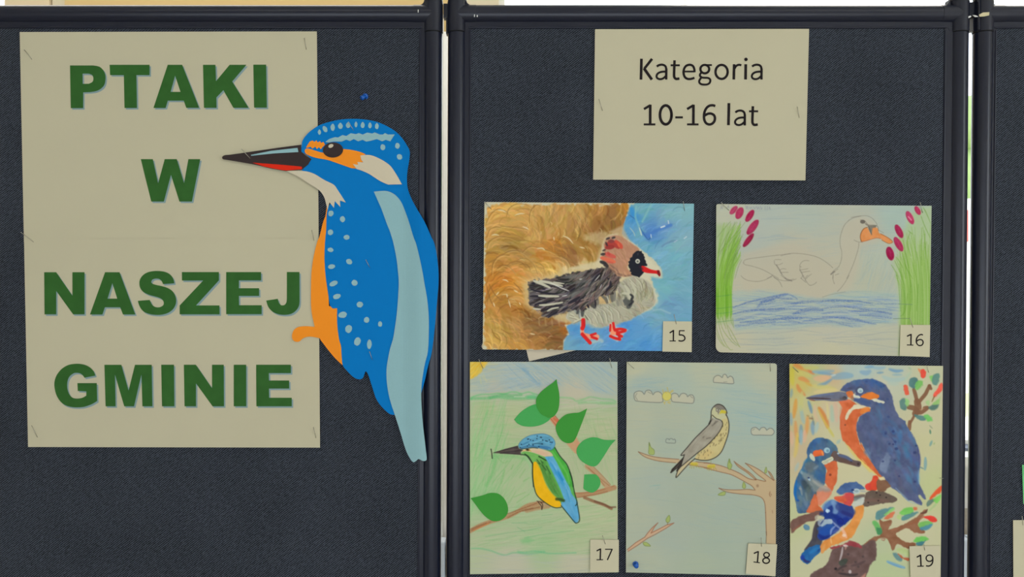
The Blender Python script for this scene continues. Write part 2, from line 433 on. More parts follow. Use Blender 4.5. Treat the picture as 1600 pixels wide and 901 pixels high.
    A.line(b(650,390,700,430,730,400,800,360,880,330,960,300), (70, 120, 186), 5, .75, 2.5, True)
    A.line(b(520,120,540,180), (52, 138, 196), 7, .75, 3, True)
    A.line(b(500,190,555,230), (52, 104, 160), 1.4, .8, 1)
    A.line(b(610,320,650,390,700,460,730,440), (44, 90, 150), 1.5, .7, 1.3, True)
    A.line(b(605,330,630,410), (210, 212, 190), 1.8, .8, 1.2)
    A.line(b(850,325,890,310), (214, 222, 214), 2.2, .9, 1)
    A.line(b(930,250,935,280), (206, 214, 206), 1.6, .8, 1)
    A.line(b(735,405,740,440), (200, 212, 206), 1.4, .8, 1)
    A.line(b(500,330,540,380,555,420), (176, 190, 170), 1.3, .8, 1, True)
    A.line(b(860,540,890,515,950,490,1020,475), (96, 124, 160), 2, .6, 2, True)
    A.line(b(1110,450,1135,430), (196, 204, 200), 1.8, .7, 1)
    A.line(b(1000,490,1030,470), (172, 184, 196), 1.8, .7, 1)
    for p in [b(570,90,560,200,590,290,610,330), b(740,60,690,160,640,260)]:
        A.line(p, (134, 186, 178), 3, .6, 2, True)
    A.line(zc(890,430,7.506)(980,410,1060,400,1140,430,1180,445), (150, 182, 186), 2.5, .7, 2, True)
    A.line(zc(890,430,7.506)(600,560,660,560,680,600), (70, 134, 192), 6, .6, 4, True)
    # pale halo left round the bird
    halo = [(912,372),(935,362),(965,366),(985,378),(1003,392),(1012,404),(1020,412),(1034,424),(1032,432),(1012,430),(1018,442),(1024,466),(1016,480),(980,500),(940,512),(905,505),(880,500),(855,492),
            (825,480),(818,460),(822,438),(850,432),(890,420),(935,414),(935,395),(938,385)]
    A.poly(halo, (206, 186, 136), .6, 7, True, rough=2)
    A.poly([(985,378),(1003,391),(1013,404),(1020,410),(1034,422),(1032,434),(1014,434),(1022,450),(1028,466),(1016,484),(990,480),(990,400)], (206, 198, 166), .9, 4, True, rough=1.5)
    A.poly([(930,414),(938,398),(941,384),(946,372),(956,366),(966,367),(950,395),(945,420)], (204, 192, 158), .85, 4, True)
    A.poly([(890,420),(915,412),(940,408),(940,420)], (208, 192, 150), .8, 4, True)
    A.poly([(952,362),(972,352),(984,376),(966,368)], (198,172,130), .7, 4)
    A.poly([(853,485),(905,496),(898,506),(872,502)], (206,188,140), .6, 4)
    z5 = zc(820, 410, 8.193); z4 = zc(900, 360, 9.013); z6 = zc(890, 430, 7.506)
    # white breast and belly
    wh = z6(560,120,640,50,740,10,830,28,910,70,965,130,1000,270,985,350,880,420,760,490,650,540,500,580,340,608,250,575,200,520,150,520,60,555,-20,520,-40,480,20,400,190,380,330,340,480,330,560,250)
    A.poly(wh, (174, 168, 142), 1, 3, True, rough=1.2)
    Mw = A.mask(wh, 2, True)
    A.begin()
    F = A.field([(960,440,184,178,152),(1000,440,176,166,136),(1010,470,166,156,126),(980,455,150,146,124),(950,455,120,118,104),(970,480,180,172,142),(930,490,170,164,138),(945,475,176,168,140),(915,500,186,180,150),
                 (1005,455,140,130,100),(940,470,110,108,96),(900,490,180,176,150),(975,462,120,116,98)])
    fw = lambda x, y: (1.15 - (x - 905) * .004) if y > 465 else (.9 + (x - 960) * .012)
    A.brush(F, 260, (880, 430, 1024, 512), fw, 20, 3, 12, .7, .8)
    A.brush(F * 1.12, 110, (880, 430, 1024, 512), fw, 18, 1.8, 10, .7, .8)
    A.brush(F * .72, 70, (880, 430, 1024, 512), fw, 14, 1.1, 6, .6, .8)
    A.end(Mw)
    for p, w in [(z6(650,120,690,180,705,270), 5), (z6(720,90,770,170,755,250), 4), (z6(620,210,690,215), 4)]:
        A.line(p, (192, 188, 158), w, .9, 1.5, True, .3)
    for p, w, c in [(z6(650,300,700,330,690,370), 9, (70, 72, 68)), (z6(715,225,740,250,725,290,740,310,700,350), 4, (34, 34, 38)), (z6(660,270,655,340), 6, (92, 92, 84)),
                    (z6(380,240,425,280,440,320), 5, (96, 94, 86)), (z6(325,260,330,340), 5, (112, 108, 98)), (z6(440,200,450,280), 5, (96, 96, 90)), (z6(490,210,500,300), 6, (92, 92, 86)),
                    (z6(235,300,290,370), 8, (60, 58, 56)), (z6(530,200,525,290), 5, (116, 114, 104)), (z6(90,370,90,440), 6, (58, 62, 60)), (z6(150,370,150,470), 6, (64, 66, 64)),
                    (z6(110,400,120,520), 2, (92, 96, 94)), (z6(120,440,122,500), 1.5, (196, 200, 190)), (z6(180,470,215,520), 1.2, (60, 56, 50)), (z6(60,390,70,430), 4, (150, 152, 138)),
                    (z6(560,300,570,350), 5, (138, 134, 116)), (z6(600,290,600,350), 4, (150, 146, 126))]:
        A.line(p, c, w, .85, 1.6, True, .3)
    for p in [z6(200,410,280,450,330,560), z6(260,395,340,440,390,560), z6(330,380,410,430,440,560), z6(390,360,480,430,500,530), z6(450,350,560,420,580,500), z6(190,460,240,520,250,570), z6(400,200,440,250,465,320), z6(600,360,680,400,760,410), z6(760,20,830,90,850,180), z6(700,40,780,120)]:
        A.line(p, (200, 196, 166), 2, .85, 1.3, True, .6)
        A.line([(x + 1.8, y + .3) for x, y in p], (128, 122, 102), 1, .7, 1, True, .6)
    for p in [z6(0,480,60,495,100,510), z6(10,450,50,470), z6(50,550,110,520,160,500)]:
        A.line(p, (196, 192, 160), 3, .9, 1.3, True, .4); A.line([(x, y + 2) for x, y in p], (110, 98, 84), 1, .6, 1, True, .4)
    # dark wing and tail
    bd = z5(50,250,110,225,230,225,420,178,600,132,800,98,1000,75,1090,40,1180,120,1229,190,1190,330,1130,400,1050,420,960,430,900,500,800,560,760,620,640,600,560,610,470,660,300,705,230,690,200,620,130,600,60,520,40,400)
    A.poly(bd, (92, 84, 80), 1, 3, False, rough=2.5)
    Md = A.mask(bd, 3, rough=2)
    A.begin()
    F = A.field([(860,437,100,88,82),(900,430,96,90,84),(910,440,98,96,90),(930,425,70,64,66),(945,440,84,74,72),(955,425,96,80,70),(920,455,96,82,80),(880,450,80,74,74),(850,455,96,88,88),(835,455,92,82,82),(845,480,100,88,84),
                 (890,470,70,64,70),(905,462,92,78,76),(960,445,100,84,78),(950,455,70,66,66),(935,460,110,96,90)])
    fd = lambda x, y: math.atan2(y - 425 - 4, x - 985) if x < 890 else -.95 + (955 - x) * .006
    A.brush(F, 360, (822, 415, 972, 500), fd, 24, 3.4, 22, .8, .3)
    A.brush(F * .36, 170, (822, 415, 972, 500), fd, 22, 2.4, 8, .85, .3)
    A.brush(F * .4 + (118, 112, 98), 110, (822, 415, 972, 500), fd, 18, 1.6, 12, .75, .3)
    A.brush(F * .4 + (84, 62, 54), 80, (880, 415, 972, 480), fd, 16, 2.2, 12, .6, .3)
    A.end(Md)
    for p, w in [(z5(80,345,180,370,300,395,420,400), 3), (z5(70,430,150,430,260,455), 3.4), (z5(130,535,260,510,380,480), 3.2), (z5(210,625,300,590,390,560,480,545), 3.6), (z5(300,700,360,660,450,620,540,580), 3.4),
                 (z5(90,265,130,270), 3), (z5(430,320,520,300), 3), (z5(560,520,640,480,700,440), 4.5), (z5(580,370,640,330), 3), (z5(690,480,780,420), 2.5), (z5(1040,370,1090,300,1100,240), 3.5), (z5(860,240,920,180,970,130), 2.6), (z5(120,560,180,520,240,520), 2.5),
                 (z5(960,320,990,260), 2.2), (z5(1060,200,1075,215), 3), (z5(220,330,260,340), 3), (z5(800,540,820,580), 3), (z5(900,480,910,560), 3)]:
        A.line(p, (34, 30, 40), w, .95, 1.1, True, .5)
    for p, w in [(z5(115,235,200,265,320,320), 4.5), (z5(190,235,300,255,480,300), 4.2), (z5(180,425,290,430,430,432), 3.8), (z5(190,545,300,540,480,510), 3.4), (z5(290,620,350,590,430,575), 3), (z5(110,590,200,600), 3),
                 (z5(900,230,960,160), 1.3), (z5(960,330,985,280), 1.2), (z5(700,215,730,210), 1.5), (z5(480,430,540,420), 1.5), (z5(370,250,500,270), 2.4), (z5(330,260,480,330,560,360), 1.6)]:
        A.line(p, (198, 192, 164) if w > 2 else (212, 208, 196), w, .95, 1.1, True, .4)
    for p in [z5(560,420,700,350,830,330), z5(640,260,760,240,820,260), z5(620,420,690,370), z5(540,180,700,170)]:
        A.line(p, (104, 104, 98), 5, .5, 3, True, .5)
    for p in [z5(680,540,760,500,820,480), z5(560,560,640,510), z5(720,480,830,450), z5(420,640,480,590), z5(150,620,200,640)]:
        A.line(p, (156, 128, 116), 2, .7, 1.4, True, .5)
    # head
    hd = z4(480,85,590,68,720,140,830,210,895,280,790,370,740,450,730,530,790,620,700,648,600,640,510,570,455,505,400,450,350,385,395,310,395,180,430,110)
    A.poly(hd, (180, 130, 98), 1, 2.5, True, rough=.8, tex=5)
    A.begin()
    F = A.field([(970,375,186,146,116),(985,385,176,124,90),(975,410,190,136,102),(975,425,198,142,92),(960,420,170,122,96),(955,430,120,94,80)])
    A.brush(F, 170, (938, 368, 1000, 432), 1.1, 12, 1.8, 16, .5, .4)
    A.end(A.mask(hd, 2, True))
    for p in [z4(460,520,560,600), z4(480,480,600,580), z4(520,560,640,640), z4(430,500,520,620), z4(600,600,700,640), z4(680,640,790,630)]:
        A.line(p, (104, 78, 66), 3, .55, 2, True, .7)
    for x, y in ((545,540),(600,560),(640,590),(690,590),(560,590)):
        A.line(z4(x,y,x+30,y+50), (206, 160, 116), 1.6, .5, 1.4)
    for p, w, c in [(z4(440,200,520,180,600,230), 9, (170, 52, 44)), (z4(430,240,520,230), 7, (150, 44, 40)), (z4(560,150,620,200,640,240), 6, (204, 72, 52)), (z4(590,180,610,230), 3, (214, 96, 64)), (z4(470,150,520,150), 6, (130, 60, 56)),
                    (z4(420,330,480,350,540,370), 7, (206, 84, 70)), (z4(360,385,450,410,540,440), 6.5, (222, 104, 72)), (z4(450,310,470,340), 4, (190, 70, 60)), (z4(440,440,520,455), 3, (206,90,70)),
                    (z4(350,440,400,460,440,500), 5.5, (34, 32, 36)), (z4(360,335,400,330), 4.5, (54, 44, 42)), (z4(380,285,410,270), 3, (66, 52, 46)), (z4(430,120,470,105), 3.2, (52, 46, 46)), (z4(510,105,545,95), 3.5, (50, 46, 46)), (z4(420,170,440,210), 3, (52, 40, 44)), (z4(400,490,450,500), 4, (60, 50, 48))]:
        A.line(p, c, w, .9, 1.6, True, .3)
    fc = z4(850,290,880,282,895,290,925,288,930,315,955,335,955,355,970,375,965,400,985,430,985,455,1005,480,1000,500,960,500,940,520,965,580,930,620,890,662,870,650,800,632,770,610,780,590,755,570,765,545,745,520,735,490,748,465,735,440,760,420,760,390,790,370,800,335,825,310)
    A.poly(fc, (24, 26, 36), 1, 1.2)
    A.poly(z4(860,320,885,310,880,345,865,350), (62, 60, 66), .8, 1.5)
    A.poly(ell(*z4(868,432)[0], 3.6, 3.6), (204, 200, 176), 1, 1)
    A.poly(ell(*z4(868,434)[0], 1.7, 1.7), (98, 98, 88), 1, 1)
    A.poly(z4(920,505,955,500,1050,545,1130,562,1170,560,1190,620,1175,645,1140,612,1060,603,980,592,930,565), (206, 26, 24), 1, 1.2, True)
    A.poly(z4(1140,560,1172,560,1190,620,1175,646,1150,620), (112, 20, 22), 1, 1.2)
    A.line(z4(900,510,930,540), (60, 24, 40), 4, .6, 2)
    # feet
    A.line(z6(150,600,155,680,215,705), (240, 142, 100), 5.5, .95, 1.6, True)
    A.line(z6(130,560,132,690), (214, 186, 158), 2, .7, 1.5)
    A.line(z6(250,790,350,760,380,770), (190, 196, 180), 5, .6, 3, True)
    A.line(z6(240,720,320,720), (240, 148, 110), 8, .9, 1.6, True)
    for p, w in [(z6(160,525,160,590,150,620), 6.5), (z6(148,690,190,735,240,790), 5.5), (z6(250,700,305,682), 3.6), (z6(262,722,320,745), 4)]:
        A.line(p, (214, 30, 26), w, 1, 1.2, True)
    A.line(z6(168,525,175,590), (190, 24, 28), 2.6, .8, 1.2)
    A.poly(z6(465,570,520,545,545,600,660,630,690,640,640,680,600,760,560,775,470,730), (228, 200, 176), .7, 3)
    A.poly(z6(480,590,530,590,560,700,480,700), (240, 146, 104), 1, 1.6)
    for p, w in [(z6(480,580,474,650), 3), (z6(512,560,528,640,560,640), 4), (z6(540,635,600,628,655,640), 4), (z6(560,670,600,665,650,650), 4.5), (z6(560,690,610,715), 4.5), (z6(478,712,530,735,590,750), 4.4), (z6(575,680,585,740), 4)]:
        A.line(p, (212, 34, 28), w, 1, 1.2, True)
    return A

def art_swan():
    A = Art(1112, 310, 1462, 564, (186, 181, 152), 16)
    R = A.r
    full = np.ones((A.H, A.W))
    # pale blue crayon sky
    sky = A.field([(1140,335,182,182,156),(1200,335,172,178,162),(1260,340,172,178,160),(1180,380,172,176,160),(1250,390,182,176,152),(1400,340,164,180,164),(1350,360,178,176,156),(1380,400,176,180,158),
                   (1250,430,184,176,148),(1180,450,186,178,150),(1300,430,184,176,150),(1360,440,178,178,152),(1400,470,176,180,158),(1200,520,180,180,156),(1300,520,184,180,156),(1390,520,182,180,154),(1150,540,188,182,152),(1300,545,190,184,152)])
    A.img[:] = sky
    sw = [(1160,400),(1175,392),(1240,382),(1290,410),(1316,430),(1312,380),(1320,350),(1345,340),(1368,350),(1372,375),(1345,385),(1340,420),(1320,455),(1270,470),(1180,465),(1158,435)]
    Mn = 1 - A.mask(sw, 10, True)
    A.hatch(Mn * .95, 420, (1118, 322, 1400, 470), lambda x, y: -.06 if x < 1340 else -.9 * (y > 400), 46, 1.6, [(156,170,164),(160,174,160),(172,176,164),(150,164,168)], .28, jit=5, grain=.7)
    A.hatch(Mn, 60, (1345, 385, 1400, 470), 1.85, 40, 1.6, [(150,168,160),(156,172,166)], .4, jit=5)
    for p in [[(1170,398),(1195,392),(1215,388),(1245,388)], [(1185,372),(1220,369),(1245,372)], [(1200,375),(1230,372),(1262,373)], [(1190,342),(1250,341)], [(1205,368),(1225,366)]]:
        A.line(p, (138, 156, 164), 1.6, .5, 1.4, True, .6, grain=.5)
    A.poly(sw, (184, 175, 150), .75, 8, True)
    # water
    z = zc(1115, 430, 7.206); z2 = zc(1285, 430, 7.206)
    wat = z(190,215,400,180,560,165,830,200,1000,230,1225,265) + z2(150,200,500,180,880,230,880,500,600,560,300,590,0,560) + z(1000,590,700,600,400,610,230,600)
    A.poly(wat, (166, 180, 164), .65, 8, True)
    A.hatch(A.mask(wat, 6, True), 300, (1140, 452, 1408, 515), .04, 44, 1.3, [(128,158,168),(118,140,180),(140,168,172)], .5, jit=8)
    core = z(210,330,400,270,560,235,700,240,830,205,950,260,1225,275) + z2(200,270,500,300,870,320) + z2(800,400,780,490,560,545,350,580,0,545) + z(900,560,600,560,300,600,230,560,210,450)
    Mc = A.mask(core, 5, True, 2)
    A.hatch(Mc, 250, (1140, 458, 1400, 514), lambda x, y: -.18 if x < 1215 else (.1 if x > 1290 else .0), 40, 1.5, [(96,122,170),(112,134,166),(92,114,160),(130,150,172)], .5, jit=10, grain=.75)
    for p, w, a in [(z(220,360,400,300,560,260,700,230,830,210,940,262), 2.2, .7), (z(220,435,330,410,480,390,700,380,800,375), 3, .75), (z(260,490,400,465,500,440,700,440), 2, .5), (z(300,530,500,510,750,490,900,480,1000,480), 3.4, .7),
                    (z(380,540,560,535,700,520), 3, .6), (z(530,300,640,270,730,240,820,215), 5, .6), (z(500,350,560,300,680,270), 5, .5), (z(700,240,760,260,880,262), 3, .6), (z(900,430,1000,400,1100,380,1225,390), 6, .6),
                    (z(880,320,1000,300,1225,290), 4, .55), (z(540,395,700,400,800,380,1000,385), 3, .45), (z2(0,290,150,280,300,285,430,295,560,320), 2.6, .7), (z2(0,375,100,360,240,350,360,370,520,390), 2.4, .6),
                    (z2(0,470,120,470,260,480,400,500,500,530,600,548), 3, .65), (z2(300,400,420,400,560,400,780,430), 2.4, .5), (z2(420,450,560,450,700,470,780,480), 3, .55), (z2(0,430,160,410,300,430), 2.6, .5), (z2(600,400,700,420,780,440), 3, .5),
                    (z2(0,520,150,530,340,580), 2.4, .5), (z2(600,320,700,320,900,322,1010,328), 1.2, .5), (z(1000,520,1225,480), 3, .5), (z(800,500,1000,540), 3, .4), (z(230,570,400,560), 2, .45)]:
        A.line(p, (74, 100, 158), w, a, 1.6, True, .4, grain=.75)
    for p in [z(240,385,350,372,460,365), z(230,465,420,450,600,455), z(560,420,700,420,860,410), z(300,475,420,480), z2(50,335,200,330,340,345), z2(60,440,250,430,400,440), z2(40,390,200,400)]:
        A.line(p, (186, 186, 168), 2, .6, 1.6, True, .4, grain=.6)
    A.line(z2(0,245,100,215,260,185), (134, 140, 126), 1, .6, 1, True)
    A.hatch(full, 70, (1140, 505, 1405, 550), -.03, 50, 1.2, [(150,160,160),(140,150,164),(160,168,160)], .4, jit=5)
    for p in [z(180,680,300,655,500,640), z(100,720,260,715,400,720,700,715,900,700), z(600,660,800,640,1000,620,1225,650), z2(0,710,150,700,350,690,560,665,700,640,860,640), z2(480,745,600,720,860,720), z2(0,740,200,750,420,760,600,780,860,820),
              z(600,780,700,790,900,760), z(660,715,800,718), z(300,780,600,780)]:
        A.line(p, (134, 142, 150), 1.1, .5, 1.1, True, .5, grain=.5)
    # swan outline
    z1 = zc(1115, 315, 7.508); z3 = zc(1220, 315, 7.512); z4 = zc(1330, 315, 7.508)
    PC = (104, 98, 90)
    for p in [z1(350,715,360,690,400,672,520,655,680,635,900,610) , z3(0,635,60,618,150,605,280,615,400,640,480,675,560,730,610,775), z1(350,715,370,738,450,755,560,790,640,830,760,900),
              z(660,0,700,35,760,55,820,62,880,58,930,40), z3(800,218,750,270,715,350,695,440,698,520,715,590,710,680,680,760,630,800,590,850), z3(615,850,610,900), z2(120,0,120,50,135,95),
              z3(915,480,912,540,880,650,840,760,775,900), z2(300,0,260,70,210,140,170,180), z3(860,450,890,465,920,472,960,475), z3(800,218,850,190,940,168), z4(0,185,100,168,180,165,240,190,280,230,305,270),
              z(310,5,340,35,400,60,500,68,580,50,640,15,660,0), z1(630,900,680,880), z(680,20,740,70,770,130), z(1010,0,1040,60,1080,110,1130,100,1160,75), z3(240,900,255,860,240,820,225,800,225,760), z(980,30,1040,80),
              z3(270,900,250,850,225,810), z3(330,692,280,690,245,710,222,750,240,765), z3(222,800,270,795,320,785), z3(240,830,300,820,340,815), z3(300,900,330,870,360,850), z3(610,830,670,790), z3(640,860,680,845),
              z1(720,680,760,678,790,680), z1(710,690,720,735,760,740,810,720), z1(740,750,770,790,800,850,850,900), z1(780,800,810,785,850,790), z1(790,830,830,828,875,828), z(760,0,800,30,840,55,900,40), z(820,50,880,62), z(1030,60,1040,20,1060,0)]:
        A.line(p, PC, .9, .55, 1.0, True, 0, grain=.35)
    A.line(z3(590,850,630,820), PC, 2.2, .55, 1.2); A.line(z1(735,740,800,850), PC, 1.6, .4, 1); A.line(z(800,30,880,62), PC, 1.6, .4, 1)
    # head
    A.poly(z4(118,465,108,420,115,370,140,320,180,302,200,320,235,385,245,310,290,302,315,320,330,370,380,390,440,425,485,465,480,485,440,488,380,460,340,432,290,425,230,440,180,460), (222, 132, 66), .95, 1.2, True, tex=6, grain=.25)
    A.line(z4(118,465,106,415,118,360,150,315,190,300), (120, 74, 40), 1.1, .8, 1, True)
    A.line(z4(345,375,400,405,450,435,485,470,440,490,360,450), (150, 84, 40), 1, .75, 1, True)
    A.line(z4(120,470,200,450,290,425,340,430), (176, 92, 50), 1.2, .6, 1, True)
    A.line(z4(110,215,160,225,200,270,270,275,310,290,320,340), (110, 104, 92), 1, .7, 1, True)
    A.poly(z4(195,280,300,275,290,300,250,310,240,390,215,350,200,315), (116, 110, 96), .85, 1.2, tex=10)
    A.poly(z4(150,240,200,270,210,295,170,270), (120, 112, 98), .8, 1.2)
    A.poly(ell(*z4(135,235)[0], 4, 3), (96, 88, 78), .85, 1.2)
    A.line(z4(205,285,240,385), (84, 78, 68), 1.2, .7, 1)
    A.line(z4(325,335,380,365), (120, 128, 118), 1, .6, 1)
    # reeds
    def reed(p, c=(122, 158, 66), w=1.4, a=.7): A.line(p, c, w, a, 1.1, True, .3, grain=.4)
    lg = [(1119,318),(1150,330),(1155,350),(1148,400),(1143,440),(1142,475),(1148,500),(1152,545),(1130,548),(1118,530)]
    A.poly([(1118,350),(1140,350),(1150,352),(1152,380),(1147,410),(1142,440),(1143,480),(1143,505),(1118,505)], (152, 178, 110), .55, 8)
    A.poly([(1119,425),(1142,430),(1142,492),(1119,492)], (130, 176, 66), .5, 8)
    for i in range(95):
        t = R.rand(); x0 = 1119 + 24 * R.rand(); yb = 470 + 30 * R.rand()
        top = 345 + 60 * R.rand(); lean = (yb - top) * R.uniform(.08, .3)
        xt = min(x0 + lean, 1157)
        c = [(118,164,52),(140,180,80),(104,146,56),(156,188,104),(132,176,62)][R.randint(5)]
        reed([(x0, yb), (x0 + .5, yb - (yb - top) * .4), (x0 + (xt - x0) * .4, yb - (yb - top) * .75), (xt, top)], c, R.uniform(.9, 1.8), .62)
    for i in range(26):
        x0 = 1119 + 24 * R.rand()
        reed([(x0, 440 + 20 * R.rand()), (x0 + R.normal(), 490 + 8 * R.rand())], [(108,160,44),(126,178,58)][i % 2], 1.6, .6)
    for p in [z1(370,240,300,330,180,460,60,600), z1(200,230,120,320,40,420), z1(270,235,150,400,50,600), z1(345,380,280,540,230,680,180,900), z1(330,680,290,760,250,900), z1(300,440,200,600,120,900), z1(240,430,140,580,60,800),
              z1(330,400,300,480,250,600,150,800,130,900), z1(200,380,60,640)]:
        reed(p, (112, 138, 72), 1.1, .6)
    for p in [z(45,450,70,600,120,740,180,830,215,835), z(60,480,110,620,200,740,260,790), z(130,450,150,560,200,700,300,810), z(30,500,40,620,100,760,150,815), z(190,430,200,520,230,590), z(100,480,140,600), z(160,560,240,700,290,800), z(30,650,70,740,120,800), z(215,480,225,560)]:
        reed(p, (120, 142, 66), 1.1, .65)
    for y in (463, 482, 490, 503): reed([(1119, y), (1130, y - 1), (1145, y - 3)], (76, 136, 76), 1.3, .5)
    # right reeds
    A.poly([(1420,335),(1440,325),(1456,322),(1454,556),(1405,556),(1405,470),(1400,430),(1394,404),(1410,400),(1404,370),(1415,355)], (166, 188, 124), .55, 8)
    A.poly([(1405,500),(1412,440),(1420,420),(1452,400),(1452,508),(1406,508)], (146, 182, 90), .4, 8)
    for i in range(130):
        x0 = 1407 + 46 * R.rand() ** .9; yb = 500 + 50 * R.rand(); top = 345 + 70 * R.rand() - (x0 - 1407) * .5 + 20
        c = [(140,176,82),(158,186,104),(126,164,72),(172,194,124),(116,158,56)][R.randint(5)]
        xt = x0 - (R.uniform(2, 12) if x0 < 1435 else R.uniform(-4, 6))
        if xt < 1396: top = max(top, 405)
        reed([(x0, yb), (x0 + 1, yb - (yb - top) * .5), (x0 - .3, yb - (yb - top) * .75), (xt, top)], c, R.uniform(1, 2.2), .55)
    for p in [z2(835,0,860,120,870,250,880,400), z2(880,0,920,120,930,300,910,450), z2(960,200,930,400,880,460), z4(470,740,520,820,550,900), z4(510,690,560,800,600,900), z4(530,650,600,760,640,900), z4(690,360,660,480,700,640), z4(600,600,640,760,720,900),
              z4(820,170,860,280,925,420), z4(840,60,880,130,930,250), z4(670,340,720,380), z2(990,50,1000,250,990,400), z2(1080,100,1060,400)]:
        reed(p, (108, 152, 56), 1.5, .62)
    A.line(z2(800,488,880,485,985,485), (96, 120, 84), 1, .7, 1); A.line(z2(860,322,1010,328), (104, 128, 110), 1, .6, 1)
    A.line(z2(875,700,865,800,860,890), (140, 168, 100), 1.6, .6, 1.2, True)
    # cattails
    for (x, y, rx, ry, an, c) in [(*z1(235,98)[0], 8, 4, -.85, (176,56,90)), (*z1(303,133)[0], 9.6, 5.6, -1.15, (172,42,80)), (*z1(424,165)[0], 10.6, 4.6, -1.0, (160,24,66)), (*z1(458,298)[0], 14, 5.4, -.93, (160,32,72)), (*z1(408,450)[0], 13, 4, -.92, (142,18,54)),
                                  (*z4(780,103)[0], 7.4, 3.8, 1.05, (176,40,78)), (*z4(690,187)[0], 11, 4.8, 1.1, (184,50,90)), (*z4(562,347)[0], 11.4, 4.8, 1.1, (158,26,68)), (*z4(556,498)[0], 12.4, 5, 1.05, (168,34,76)), (*z4(457,608)[0], 10.8, 5.8, 1.3, (154,18,66))]:
        A.poly(ell(x, y, rx + .8, ry + .8, an), (208, 160, 150), .55, 2)
        A.poly(ell(x, y, rx, ry, an), c, .96, 1.2, tex=9, grain=.12)
        A.line([(x - rx * .5 * math.cos(an) + 1, y - rx * .5 * math.sin(an)), (x + rx * .4 * math.cos(an), y + rx * .4 * math.sin(an))], tuple(min(255, q + 34) for q in c), 1.4, .45, 1.4)
        A.line([q for q in ell(x, y, rx, ry, an)][:13], tuple(q * .6 for q in c), .8, .45, 1)
    A.line(z4(670,175,705,215), (224,140,160), 1.8, .8, 1.2)
    # faint pencilled scrawl along the top
    for p in [z1(80,90,90,50,100,85,110,50), z1(160,70,175,45,180,75), z1(375,45,385,85,395,50,405,90), z1(415,60,430,85,440,60,455,88), z1(465,60,480,85,495,62), z1(505,55,515,88,530,60,540,90), z1(550,55,560,90,570,70), z1(605,55,603,95), z1(630,55,628,95), z1(650,90,655,60,668,92)]:
        A.line(p, (124, 122, 140), .9, .6, .9, grain=.2)
    return A

